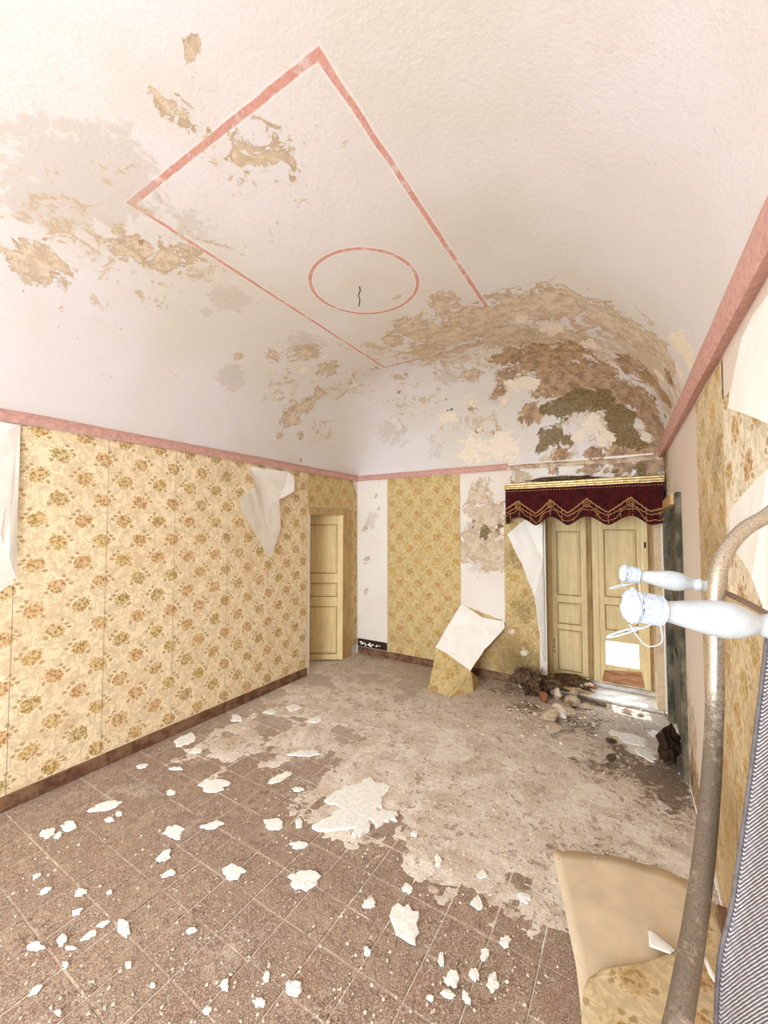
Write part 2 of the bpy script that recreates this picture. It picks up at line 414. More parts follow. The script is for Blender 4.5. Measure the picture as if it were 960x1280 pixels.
def dust_mat():
    g = G('fallen_plaster_dust'); P = g.pos()
    n = g.noise(P, 4.5, 6, .65, .5); n2 = g.noise(P, 26, 6, .72); n3 = g.noise(P, 110, 3, .75)
    k = g.add(g.mul(n, .45), g.add(g.mul(n2, .4), g.mul(n3, .15)))
    c = g.mix(g.step(k, .42, .58), c8(216, 196, 174), c8(246, 235, 222))
    c = g.mix(g.mul(g.step(g.add(g.mul(n2, .6), g.mul(g.noise(P, 8, 5, .7, 1.0), .4)), .52, .58), .75), c, c8(160, 130, 106))
    yy = g.sep(P)[1]; c = g.mix(g.mul(g.step(g.add(yy, g.mul(n, 1.2)), 3.9, 4.9), .45), c, c8(158, 132, 108))
    c = g.mix(g.mul(g.step(n3, .54, .66), .6), c, c8(246, 238, 226)); c = g.mix(g.mul(g.step(n3, .40, .33), .5), c, c8(132, 104, 82))
    dk = g.step(g.add(g.at('dark'), g.add(g.mul(g.sub(k, .5), 2.0), g.mul(g.sub(g.noise(P, 14, 7, .75, 1.0), .5), 2.2))), .40, .85)
    c = g.mix(g.mul(dk, .85), c, g.mix(g.step(n3, .45, .6), c8(92, 70, 50), c8(138, 112, 84)))
    wh = g.step(g.add(g.at('white'), g.mul(g.sub(k, .5), 1.6)), .45, .55); c = g.mix(wh, c, c8(242, 232, 214))
    g.bump(g.add(g.mul(n2, .7), g.mul(n3, .4)), .7, .012)
    return g.done(c, .95)
M['dust'] = dust_mat()
M['balcony'] = simple('balcony_cement', c8(214, 206, 196), .9)

# ============================================================ THE SETTING
def st(o): return tag(o, kind='structure')
# ---------- ceiling: coved plaster vault
N = 96
def spread(a, b, n, d=1.19):            # denser where the cove meets the walls
    out = []; m = 34
    for i in range(m): out.append(a + d*(1-cos(pi/2*i/m)))
    k = int((b-a-2*d)/.04)+2
    for i in range(k+1): out.append(a+d+(b-a-2*d)*i/k)
    for i in range(m-1, -1, -1): out.append(b - d*(1-cos(pi/2*i/m)))
    return out
def cb(lst): return [(atC(x, y), r, s) for x, y, r, s in lst]
cattr = {
 'tan': cb([(40, 325, .13, 1), (170, 308, .12, 1), (205, 325, .10, 1), (240, 318, .08, .9), (225, 140, .06, .9), (330, 185, .16, .72), (240, 60, .03, .9), (195, 125, .04, .9),
            (520, 410, .16, 1), (560, 420, .20, 1), (600, 400, .22, 1), (650, 385, .22, 1), (700, 380, .2, 1), (760, 400, .2, 1), (800, 420, .15, 1), (830, 440, .12, 1), (490, 425, .1, .9), (560, 385, .14, .85),
            (385, 440, .12, .9), (345, 445, .09, .8), (410, 460, .1, .9), (365, 520, .11, 1), (385, 505, .1, .95), (400, 490, .08, .9), (540, 445, .13, .9), (500, 470, .07, .9), (440, 478, .05, .9),
            (375, 545, .05, .9), (350, 545, .04, .9), (470, 460, .05, .8), (495, 372, .025, 1.1), (150, 408, .025, .9), (630, 420, .2, 1), (700, 420, .2, 1), (585, 470, .1, .8), (375, 575, .03, 1), (300, 445, .05, .8)]),
 'wash': cb([(560, 440, .5, .8), (650, 420, .5, .9), (740, 430, .45, .95), (810, 450, .4, 1.05), (835, 500, .25, 1.15), (520, 500, .4, .62), (600, 540, .4, .6), (430, 480, .3, .62), (370, 480, .3, .62), (130, 300, .4, .6), (260, 340, .3, .55), (320, 200, .25, .55), (760, 520, .4, 1), (480, 440, .3, .7), (400, 540, .25, .6), (700, 570, .2, .9)]),
 'grey': cb([(100, 225, .3, 1), (60, 250, .2, .95), (140, 200, .2, .9), (290, 470, .13, 1.05), (285, 372, .13, 1.05), (260, 390, .06, .9), (240, 280, .16, .8), (530, 440, .16, .95), (560, 470, .16, .9), (380, 430, .2, .85), (620, 500, .12, .9), (490, 540, .3, .72), (545, 560, .2, .7)]),
 'brown': cb([(640, 445, .12, 1), (680, 450, .16, 1.1), (700, 475, .18, 1.15), (740, 470, .16, 1.1), (770, 490, .16, 1.1), (800, 500, .14, 1.1), (815, 525, .12, 1.1), (790, 460, .12, .95), (820, 480, .1, 1), (640, 470, .1, 1), (625, 490, .06, 1), (665, 515, .09, 1), (610, 500, .03, .9), (590, 510, .04, .8), (620, 540, .05, .95), (720, 440, .12, .85), (826, 560, .07, 1), (178, 300, .03, .9), (760, 580, .04, .9), (560, 500, .03, .8), (835, 500, .06, 1.), (500, 490, .02, .9), (595, 540, .05, .75), (770, 565, .12, .8), (700, 566, .07, .85), (740, 568, .07, .9), (800, 566, .08, 1.), (823, 545, .08, 1), (660, 572, .04, .8), (835, 470, .06, .9)]),
 'olive': cb([(700, 510, .09, 1.1), (725, 500, .10, 1.15), (750, 500, .10, 1.15), (775, 520, .10, 1.15), (785, 545, .08, 1.1), (680, 510, .06, .9), (690, 545, .09, 1), (710, 550, .06, .9), (675, 560, .05, .9), (765, 545, .06, 1), (800, 555, .05, .8)]),
 'white': cb([(645, 480, .09, 1.05), (662, 478, .07, 1), (630, 500, .05, .9), (740, 530, .09, 1.0), (725, 545, .07, .9), (755, 550, .06, .9), (590, 500, .07, .9), (560, 520, .08, .95), (540, 480, .05, .8), (630, 560, .16, .95), (590, 560, .18, .8), (860, 440, .1, 1.05), (846, 430, .07, 1), (850, 465, .06, .95), (825, 470, .05, .85), (690, 410, .10, .85), (650, 400, .08, .75), (740, 430, .08, .75), (600, 440, .06, .7), (800, 530, .04, .95), (808, 545, .04, .95), (410, 445, .06, .7), (380, 465, .07, .7), (250, 330, .04, .75), (440, 480, .07, .65)]),
 'dark': cb([(570, 508, .035, 1.1), (562, 512, .025, 1.), (185, 305, .02, .85), (835, 490, .03, .9), (832, 520, .03, .9), (655, 505, .02, .8), (497, 373, .018, .8), (820, 500, .03, .85)]),
}
for k_, f_ in (('tan', 1.12), ('brown', 1.4), ('olive', 1.35), ('white', 1.15)):
    cattr[k_] = [(p_, r_*(f_ if p_.y > 2.6 else 1), q_) for p_, r_, q_ in cattr[k_]]
ceil = st(grid('ceiling', spread(0, 1, 0, .3318), spread(YN, YB, 0),
    lambda u, y: (lambda x: (x, y, ceil_z(x, y)))(XL+u*(WR(y)-XL)), M['ceiling'], attrs=cattr, flip=True))
tag(ceil, 'pale coved plaster ceiling with pink painted frame and circle, stained brown at far end')

# ---------- walls (plaster shells behind the paper)
TOP = 2.46
def wb(lst, ax, val): return [(at(x, y, ax, val), r, s) for x, y, r, s in lst]
# left wall, with the doorway at its far end
LD0, LD1, LDH = 3.60, 4.26, 1.87
wl = st(grid('wall_left', rng(YN, YB, 80, (LD0, LD1)), rng(0, TOP, 26, (LDH,)), lambda y, z: (XL, y, z), M['wall'],
    skip=lambda y, z: LD0 < y < LD1 and z < LDH, attrs={'brown': [], 'tan': [(Vector((XL, 4.5, 2.2)), .1, .8)]}))
battr = {'tan': wb([(600, 610, .14, .8), (590, 640, .12, .9), (610, 650, .2, 1), (590, 680, .2, 1.05), (615, 690, .2, 1.05), (600, 620, .15, .9), (470, 620, .03, 1), (472, 635, .025, 1), (475, 605, .03, 1), (650, 600, .12, .8), (458, 700, .08, .7), (456, 660, .06, .8), (457, 740, .05, .8)], 1, YB),
 'grey': wb([(600, 670, .25, 1), (600, 700, .2, .9), (462, 650, .15, .7)], 1, YB),
 'brown': wb([(740, 585, .12, .85), (780, 588, .10, 1.0), (810, 588, .10, 1.1), (640, 600, .05, .9), (825, 580, .1, 1), (690, 588, .08, .7), (700, 600, .06, .9)], 1, YB),
 'olive': wb([(605, 665, .09, .8), (625, 660, .06, .9), (592, 650, .04, .8), (605, 672, .06, .85), (640, 650, .05, .8), (800, 590, .08, .9), (770, 592, .05, .8), (650, 640, .06, .8), (625, 655, .03, 1)], 1, YB),
 'dark': wb([(592, 657, .02, .9), (626, 657, .025, 1), (610, 665, .02, .8), (615, 623, .015, 1), (800, 592, .04, .8)], 1, YB)}
BD0, BD1, BDH = -0.87, 0.215, 2.06
wbk = st(grid('wall_back', rng(XL, WR(YB), 70, (BD0, BD1)), rng(0, TOP, 40, (BDH,)), lambda x, z: (x, YB, z), M['wall'],
    skip=lambda x, z: BD0 < x < BD1 and z < BDH, attrs=battr))
RD0, RD1, RDH = 3.52, 4.42, 1.87
wr = st(grid('wall_right', rng(YN, YB, 60, (RD0, RD1)), rng(0, TOP, 26, (RDH,)), lambda y, z: (WR(y), y, z), M['pinkwall'], flip=True,
    skip=lambda y, z: RD0 < y < RD1 and z < RDH,
    attrs={'tan': [(Vector((.3, 3.3, .4)), .3, .7), (Vector((.3, 4.5, 2.2)), .35, .9), (Vector((.3, 4.55, 1.6)), .3, .8)], 'brown': [(Vector((.27, 4.55, 2.35)), .25, 1.05), (Vector((.27, 4.4, 2.0)), .12, .8), (Vector((.3, 3.2, .12)), .18, 1.05), (Vector((.3, 2.8, .1)), .14, 1.0), (Vector((.3, 3.5, .5)), .08, .9)],
           'dark': [(Vector((.28, 4.6, 2.4)), .12, .9), (Vector((.3, 3.3, .05)), .08, .9)], 'olive': [(Vector((.28, 4.6, 2.2)), .12, .9)]}))
# unseen near wall, set back to even the light, with an added window
WN0, WN1, WZ0, WZ1 = -2.8, -0.2, 0.35, 2.3
st(grid('wall_near', rng(XL, WR(YN), 20, (WN0, WN1)), rng(0, TOP, 12, (WZ0, WZ1)), lambda x, z: (x, YN, z), M['wall'], flip=True,
    skip=lambda x, z: WN0 < x < WN1 and WZ0 < z < WZ1))
wf = st(empty('added_window_1'))
for a, b in ((WN0, WN0+.06), (WN1-.06, WN1), (-1.53, -1.47)): box('added_window_frame', a, b, YN-.06, YN-.01, WZ0, WZ1, M['oldcream'], wf)
for a, b in ((WZ0, WZ0+.06), (WZ1-.06, WZ1)): box('added_window_frame', WN0+.06, WN1-.06, YN-.06, YN-.01, a, b, M['oldcream'], wf)
# wall thickness: reveals of the three openings
def slab(name, pts, th, mat, parent):       # quad with thickness along its normal
    p = [Vector(q) for q in pts]; n = (p[1]-p[0]).cross(p[3]-p[0]).normalized()*th
    v = p + [q+n for q in p]
    return mesh(name, v, [(0, 1, 2, 3), (7, 6, 5, 4), (0, 4, 5, 1), (1, 5, 6, 2), (2, 6, 7, 3), (3, 7, 4, 0)], mat, parent)
YD = 5.0
slab('reveal', [(BD0, YB, 0), (BD0-.09, YD+.1, 0), (BD0-.09, YD+.1, BDH), (BD0, YB, BDH)], .06, M['wall'], wbk)
slab('reveal', [(BD1, YB, 0), (BD1, YB, BDH), (BD1-.015, YD+.1, BDH), (BD1-.015, YD+.1, 0)], .06, M['tanplaster'], wbk)
slab('reveal', [(BD0-.1, YB, BDH), (BD0-.1, YD+.1, BDH), (BD1+.05, YD+.1, BDH), (BD1+.05, YB, BDH)], .06, M['wall'], wbk)
slab('reveal', [(XL, LD0, 0), (XL, LD0, LDH), (XL-.42, LD0, LDH), (XL-.42, LD0, 0)], -.05, M['wall'], wl)
slab('reveal', [(XL, LD1, 0), (XL-.42, LD1, 0), (XL-.42, LD1, LDH), (XL, LD1, LDH)], .05, M['wall'], wl)
slab('reveal', [(XL, LD0, LDH), (XL, LD1, LDH), (XL-.42, LD1, LDH), (XL-.42, LD0, LDH)], .05, M['wall'], wl)
st(box('floor_passage', XL-1.3, XL, 2.9, 5.1, -.06, -.004, M['mortar'], bev=0))
st(box('wall_passage', XL-1.36, XL-1.3, 2.9, 5.1, -.06, 2.5, M['wall'], bev=0))
st(box('ceiling_passage', XL-1.36, XL-.0, 2.9, 5.16, 2.5, 2.55, M['wall'], bev=0))
st(box('wall_passage', XL-1.3, XL-.06, 2.84, 2.9, -.06, 2.5, M['wall'], bev=0))
st(box('wall_passage', XL-1.3, XL-.06, 5.1, 5.16, -.06, 2.5, M['wall'], bev=0))

# ---------- mouldings
def molding(name, a, b, z0, z1, proud, nrm, mat, n=40, jag=.004, droop=0):
    a = Vector(a); b = Vector(b); nrm = Vector(nrm); V = []; Fc = []
    prof = [(0, z0+.012), (proud*.85, z0), (proud, z0+.012), (proud, z0+(z1-z0)*.55), (proud*.6, z1-.01), (0, z1)]
    k = len(prof)
    for i in range(n+1):
        t = i/n; p = a.lerp(b, t); j = (noise.noise(p*3.1))*jag*2
        for o, z in prof: V.append(p+nrm*o+Vector((0, 0, z+j-p.z)))
    for i in range(n):
        for q in range(k-1): Fc.append((i*k+q, (i+1)*k+q, (i+1)*k+q+1, i*k+q+1))
    Fc += [tuple(range(k)), tuple(range(n*k, n*k+k))[::-1]]
    return st(mesh(name, V, Fc, mat))
molding('trim_1', (XL, YN, 0), (XL, YB, 0), 2.355, 2.435, .035, (1, 0, 0), M['pink'])
molding('trim_2', (XL, YB, 0), (-1.2, YB, 0), 2.355, 2.435, .035, (0, -1, 0), M['pink'], 24)
molding('trim_3', (-1.2, YB, 0), (.25, YB, 0), 2.35, 2.405, .03, (0, -1, 0), M['stone'], 60, .012)
molding('trim_4', (WR(YN), YN, 0), (WR(4.58), 4.58, 0), 2.365, 2.53, .045, (-1, 0, 0), M['pink'], 50, .003)
st(box('baseboard_left', XL, XL+.016, YN, LD0, 0, .091, M['base'], bev=.003))
st(box('baseboard_back', XL+.02, BD0-.02, YB-.016, YB, 0, .091, M['base'], bev=.003))
st(box('baseboard_right', WR(3)-.02, WR(2)-.0, YN, 2.3, 0, .085, M['base'], bev=.003))

# ---------- wallpaper sheets: each drop is its own strip, thin and slightly lifting at the seams
def strip(a, b, z0, z1, side, mat, attrs=None, lift=.001, lab=None, torn=None, parent=None, nu=10, nv=34):
    sd = random.random()*50
    def fn(s, z):
        zz = z
        if torn:
            zl, zh = torn(s); zz = zl + (z-z0)/(z1-z0)*(zh-zl)
        e = abs((s-a)/(b-a)-.5)*2
        off = .003 + lift*e**6 + .0018*(noise.noise(Vector((s*4, zz*2.2, sd)))+.5)
        if side == 'L': return (XL+off, s, zz)
        if side == 'B': return (s, YB-off, zz)
        return (WR(s)-off, s, zz)
    uvf = (lambda p: (p.y, p.z)) if side in 'LR' else (lambda p: (p.x+.1, p.z+.02))
    o = grid('wallpaper_strip', rng(a, b, nu), rng(z0, z1, nv), fn, mat, parent, attrs=attrs or {}, uv=uvf, flip=(side == 'R'), smooth=False)
    m = o.modifiers.new('thickness', 'SOLIDIFY'); m.thickness = .0008; m.offset = 0
    if lab: o['label'] = lab
    return o
la = {'white': [], 'brown': [(Vector((XL, 1.2, .35)), .5, .42), (Vector((XL, .8, .9)), .3, .35), (Vector((XL, 2.45, 2.2)), .12, .6), (Vector((XL, 3.4, .2)), .3, .4)], 'olive': []}
YS = [-3.2, -2.6, -2.1, -1.6, -1.1, -.6, -.086, .437, .95, 1.463, 1.976, 2.489, 3.002, 3.515, 3.598]
for i in range(len(YS)-1):
    a, b = YS[i]+.0015, YS[i+1]-.0015; z1 = 2.355
    tn = None
    if i == 7: tn = lambda s: (.09, .98+(s-.437)*.75 + .03*noise.noise(Vector((s*20, 0, 3))))
    strip(a, b, .09, z1, 'L', M['paper'], la, lift=.0015, torn=tn, parent=wl)
strip(3.602, 4.29, 1.955, 2.355, 'L', M['paper_back'], la, torn=lambda s: (1.955, 2.355), parent=wl)
strip(4.47, 4.602, .12, 2.355, 'L', M['paper_back'], {'brown': [(Vector((XL, 4.6, 1.2)), .3, .5)]}, parent=wl, nu=4,
      torn=lambda s: (.12, 2.355-max(0, (s-4.50))*2.0))
strip(4.29, 4.47, 1.955, 2.355, 'L', M['paper_back'], {}, parent=wl, nu=4)
ba = {'brown': wb([(500, 800, .4, .5), (560, 820, .3, .65), (520, 600, .3, .5)], 1, YB), 'olive': wb([(540, 700, .5, .38), (560, 825, .2, .6)], 1, YB), 'white': []}
strip(-2.785, -2.275, .09, 2.355, 'B', M['paper_back'], ba, parent=wbk)
strip(-2.273, -1.768, .09, 2.355, 'B', M['paper_back'], ba, parent=wbk)
bb = {'olive': wb([(650, 830, .35, .75), (640, 700, .2, .7), (655, 760, .25, .7), (600, 840, .2, .7)], 1, YB), 'brown': wb([(640, 820, .5, .75), (650, 700, .3, .6)], 1, YB), 'white': wb([(640, 790, .05, .8), (655, 815, .05, .9), (648, 770, .02, .9)], 1, YB)}
strip(-1.768, -1.25, .09, .80, 'B', M['paper_back'], bb, torn=lambda s: (.09, .80-.13*(s+1.768)/.5 + .02*noise.noise(Vector((s*30, 1, 1)))), parent=wbk, nv=14)
strip(-1.248, -.885, .09, 1.9, 'B', M['paper_back'], bb, torn=lambda s: (.09, 1.86+.03*noise.noise(Vector((s*20, 1, 1)))), parent=wbk, lab='mould-darkened wallpaper strip beside the tall shuttered door')
ra = {'brown': [(Vector((.3, 2.4, 1.5)), .7, .72), (Vector((.3, 2.1, .5)), .9, .7), (Vector((.3, 1.7, .9)), .6, .65)], 'olive': [(Vector((.3, 2.15, 2.0)), .25, .65), (Vector((.3, 2.0, .6)), .4, .5)], 'white': [(Vector((.3, 2.2, 1.2)), .05, .8)]}
strip(2.02, 2.66, .02, 2.36, 'R', M['paper_right'], ra, lift=.002, torn=lambda s: (.02+.10*(noise.noise(Vector((s*9, 0, 5)))+.5), 2.36), parent=wr, lab='narrow brown-stained wallpaper strip on the right wall')
strip(1.50, 2.017, .02, 1.45, 'R', M['paper_right'], ra, parent=wr)
strip(1.20, 2.017, 1.452, 2.2, 'R', M['paper_fresh'], {'brown': [], 'olive': [], 'white': []}, lift=.003, parent=wr, lab='pale wallpaper piece with orange flowers between two torn flaps')
strip(.6, 1.497, .02, 1.45, 'R', M['paper_right'], ra, parent=wr)
box('old_skirting_strip', XL+.02, -2.79, YB-.02, YB, .10, .20, M['darkgap'], wbk, .004)['label'] = 'blackened strip of old skirting with white paint smears'
sm = wbk.children[-1]
for i in range(16):
    x = XL+.06+random.random()*.36; z = .125+random.random()*.04
    a = random.random()*6; r = .006+random.random()*.012
    mesh('paint_smear', [(x+r*1.6*cos(a+k*1.05), YB-.0215-.001*i/16, z+r*sin(a+k*1.05)*(.5+random.random()*.5)) for k in range(6)], [(0, 1, 2, 3, 4, 5)], M['plaster_chip'], sm)

# ---------- torn flaps (children of the wall they hang from)
def flap(pts, faces, front, back, parent, label, sub=3, crump=.004, uvax=(1, 2), uvpiece=None):
    """facets given coarsely; subdivided and crumpled; solidified with a different back"""
    bm = bmesh.new(); vs = [bm.verts.new(p) for p in pts]
    for f in faces: bm.faces.new([vs[i] for i in f])
    bmesh.ops.triangulate(bm, faces=bm.faces[:])
    bmesh.ops.subdivide_edges(bm, edges=bm.edges[:], cuts=sub, use_grid_fill=True)
    for v in bm.verts:
        v.co += Vector((noise.noise(v.co*9), noise.noise(v.co*9+Vector((5, 5, 5))), noise.noise(v.co*7+Vector((9, 2, 5)))))*crump*2
    uvl = bm.loops.layers.uv.new('UVMap')
    for f in bm.faces:
        for l in f.loops: l[uvl].uv = (l.vert.co[uvax[0]], l.vert.co[uvax[1]])
    me = bpy.data.meshes.new('wallpaper_flap'); bm.to_mesh(me); bm.free()
    o = link('wallpaper_flap', me, [front, back], parent); o['label'] = label
    m = o.modifiers.new('thickness', 'SOLIDIFY'); m.thickness = .001; m.offset = 1; m.material_offset = 1
    return o
def L(px, py, d): return at(px, py, 0, XL+d)
def B(px, py, d): return at(px, py, 1, YB-d)
flap([L(311, 583, .02), L(361, 590, .02), L(318, 609, .11), L(300, 621, .15), L(302, 638, .15), L(338, 699, .07), L(351, 660, .05), L(349, 624, .07), L(368, 614, .08), L(368, 597, .04), L(330, 640, .08)],
     [(0, 2, 10), (0, 10, 7), (0, 7, 1), (1, 7, 8), (1, 8, 9), (2, 3, 4), (2, 4, 5), (2, 5, 10), (10, 5, 6), (10, 6, 7)], M['backing'], M['backing'], wl, 'white torn wallpaper flap folded down to a point beside the cream door')
flap([L(26, 532, .015), L(21, 728, .04), L(0, 668, .05), L(-60, 560, .06), L(-60, 515, .02)], [(0, 1, 2), (0, 2, 3), (0, 3, 4)], M['backing'], M['backing'], wl, 'long white wallpaper flap tapering down at the near end of the left wall')
flap([B(577, 755, .01), B(604, 772, .03), B(630, 777, .01), B(631, 785, .05), B(606, 812, .2), B(588, 838, .38), B(566, 822, .34), B(545, 809, .30), B(560, 782, .14)],
     [(0, 1, 4, 8), (1, 2, 3, 4), (8, 4, 5, 6), (8, 6, 7)], M['backing'], M['backing'], wbk, 'cream underside of the peeled strip bent forward off the far wall', uvax=(0, 2))
f0 = fl(535, 862, .006); f1 = fl(565, 872, .006); f2 = fl(592, 866, .006); f3 = fl(600, 852, .01)
flap([B(545, 810, .30), B(566, 822, .34), B(588, 838, .38), f3, f2, f1, f0, B(541, 832, .42)], [(0, 1, 5, 7), (1, 2, 4, 5), (2, 3, 4), (7, 5, 6)],
     M['paper_back'], M['paper_back'], wbk, 'floral lower end of the peeled strip trailing onto the floor', uvax=(0, 2))
flap([B(655, 650, .02), B(678, 650, .04), B(634, 668, .12), B(652, 705, .10), B(668, 745, .09), B(674, 790, .06), B(680, 826, .05), B(681, 828, .02), B(679, 700, .02)],
     [(0, 2, 3, 8), (0, 8, 1), (3, 4, 8), (4, 5, 8), (5, 6, 7, 8)], M['backing'], M['backing'], wbk, 'white strip of wallpaper peeling off left of the shuttered door', uvax=(0, 2))
R = atR
flap([R(941, 395, .01), R(927, 424, .02), R(918, 463, .03), R(911, 510, .05), R(960, 529, .09), R(1010, 548, .09), R(1010, 300, .02)], [(0, 1, 6), (1, 2, 6), (2, 3, 4), (2, 4, 6), (4, 5, 6)],
     M['backing'], M['backing'], wr, 'large white torn flap under the pink moulding on the right wall', crump=.002)
flap([R(911, 640, .03), R(935, 610, .04), R(960, 585, .05), R(1010, 545, .05), R(1010, 850, .04), R(957, 775, .06), R(940, 722, .07), R(911, 672, .04)], [(0, 1, 6, 7), (1, 2, 5, 6), (2, 3, 4, 5)],
     M['backing'], M['backing'], wr, 'white torn wallpaper flap behind the bent steel tube', crump=.002)

# ============================================================ FLOOR
floor = st(box('floor', XL-.02, WR(YN)+.05, YN-.1, 5.1, -.08, -.0055, M['mortar'], bev=0))
s = .1965; X0 = -1.335-s*40; Y0 = 1.14-s*40
cells = []
for i in range(80):
    for j in range(80):
        x = X0+i*s; y = Y0+j*s
        if x+s > XL and x < WR(y) and y+s > YN and y < YB: cells.append((x, y))
def vis(c):
    x, y = c[0]+s/2, c[1]+s/2; d = Vector((x, y, -CH)); z = d.dot(fw)
    if z < .3: return -1
    px = 480+F*d.dot(rt)/z; py = 640-F*d.dot(up)/z
    return 1/z if (-40 < px < 1000 and py < 1330) else -1
cells.sort(key=vis, reverse=True)
def tile_data(w, h):
    bm = bmesh.new(); bmesh.ops.create_cube(bm, size=1); g_ = .0022
    for v in bm.verts: v.co = Vector((g_+(v.co.x+.5)*(w-2*g_), g_+(v.co.y+.5)*(h-2*g_), -.010+(v.co.z+.5)*.010))
    bmesh.ops.bevel(bm, geom=[e for e in bm.edges if all(v.co.z > -.001 for v in e.verts)], offset=.003, segments=1, affect='EDGES')
    me = bpy.data.meshes.new('tile'); bm.to_mesh(me); bm.free(); me.materials.append(M['tile']); return me
td = tile_data(s, s); restV, restF = [], []
for k, (x, y) in enumerate(cells):
    x0 = max(x, XL+.001); x1 = min(x+s, WR(y)-.002); y0 = max(y, YN); y1 = min(y+s, YB-.001)
    if x1-x0 < .01 or y1-y0 < .01: continue
    if k < 300 and vis((x, y)) > 0:
        full = x1-x0 > s-1e-4 and y1-y0 > s-1e-4
        o = bpy.data.objects.new('tile', td if full else tile_data(x1-x0, y1-y0)); C.objects.link(o); o.parent = floor
        o.location = (x0, y0, -.0015+random.uniform(-.0012, .0012))
        o.rotation_euler = (random.uniform(-.004, .004), random.uniform(-.004, .004), 0)
    else:
        z = -.002; b = len(restV); e = .0022
        restV += [(x0+e, y0+e, z), (x1-e, y0+e, z), (x1-e, y1-e, z), (x0+e, y1-e, z), (x0, y0, z-.006), (x1, y0, z-.006), (x1, y1, z-.006), (x0, y1, z-.006)]
        restF += [(b, b+1, b+2, b+3), (b+4, b+5, b+1, b), (b+5, b+6, b+2, b+1), (b+6, b+7, b+3, b+2), (b+7, b+4, b, b+3)]
tag(mesh('far_tiles', restV, restF, M['tile'], floor), kind='stuff')

# ---------- dust and fine rubble lying over the far tiles
dens = [(fl(x, y), r, q) for x, y, r, q in [
    (640, 1000, .75, 1.12), (720, 960, .7, 1.15), (560, 940, .65, 1.1), (780, 1040, .55, 1.15), (500, 900, .55, 1.02), (600, 880, .7, 1.05), (460, 860, .5, .92), (820, 960, .5, 1.2), (700, 900, .5, 1.2), (830, 1080, .35, 1.1),
    (470, 960, .4, .98), (400, 880, .6, .85), (380, 930, .4, .82), (650, 1060, .22, .95), (440, 830, .6, .85), (560, 1010, .3, .95), (520, 990, .3, .95), (300, 930, .4, .72), (870, 1150, .3, .9), (430, 1010, .3, .8), (700, 870, .5, 1.1)]]
darkz = [(fl(x, y), r, q) for x, y, r, q in [(790, 945, .18, 1.0), (830, 975, .25, 1.15), (850, 960, .18, 1.15), (760, 960, .2, .85), (840, 1000, .2, .95), (720, 905, .25, .8), (680, 860, .3, 1.15), (640, 862, .25, .8), (600, 850, .2, .6), (660, 885, .16, .9), (730, 1085, .1, .6), (760, 1070, .12, .7), (700, 1070, .1, .7), (820, 915, .15, .8), (560, 845, .2, .55)]]
whz = [(fl(x, y), r, q) for x, y, r, q in [(785, 925, .14, .9), (800, 940, .1, 1.0), (740, 985, .1, .6), (460, 935, .2, .65), (600, 960, .3, .55), (560, 930, .3, .6), (720, 1000, .3, .5), (820, 1060, .25, .55)]]
def dz(x, y):
    p = Vector((x, y, 0)); d = blobs(dens, p)
    n = noise.fractal(Vector((x*3.2, y*3.2, 1)), .7, 2.1, 6)*.30 + noise.noise(Vector((x*22, y*22, 4)))*.07
    q = d + n - .44
    z = -.004 + (min(q, .35)*.034 if q > 0 else q*.02)
    if q > 0: z += .004*max(0, noise.noise(Vector((x*45, y*45, 0))))
    return max(z, -.012)
o = grid('plaster_dust', rng(XL+.02, WR(YN)-.01, 190), rng(.5, YB-.01, 230), lambda x, y: (min(x, WR(y)-.008), y, dz(x, y)), M['dust'], attrs={'dark': darkz, 'white': whz})
tag(o, 'fallen plaster dust and fine rubble spread over the far half of the tiled floor', 'rubble', kind='stuff')
# crumbs, too many to count
V = []; Fc = []
for i in range(4200):
    if i < 2600: p = fl(random.uniform(0, 700), random.uniform(870, 1280)); r = .001+.007*random.random()**4
    elif i < 3900: p = fl(random.uniform(330, 870), random.uniform(845, 1090)); r = .001+.008*random.random()**4
    else: p = fl(random.gauss(730, 60), random.gauss(895, 18)); r = .004+.016*random.random()**2
    if not (XL+.05 < p.x < WR(p.y)-.04 and YN < p.y < YB-.04): continue
    zz = max(0, dz(p.x, p.y)); b = len(V); a0 = random.random()*6; n_ = 5; h = r*random.uniform(.3, .8)
    for k in range(n_):
        a = a0+2*pi*k/n_; q = r*random.uniform(.6, 1.3); V.append((p.x+q*cos(a), p.y+q*sin(a), zz))
    for k in range(n_):
        v = V[b+k]; V.append((p.x+(v[0]-p.x)*.7, p.y+(v[1]-p.y)*.7, zz+h*random.uniform(.6, 1)))
    Fc += [(b+k, b+(k+1) % 5, b+5+(k+1) % 5, b+5+k) for k in range(5)] + [(b+5, b+6, b+7, b+8, b+9)]
tag(mesh('plaster_crumbs', V, Fc, M['crumb']), 'countless small crumbs of plaster strewn across the floor', 'rubble', kind='stuff')

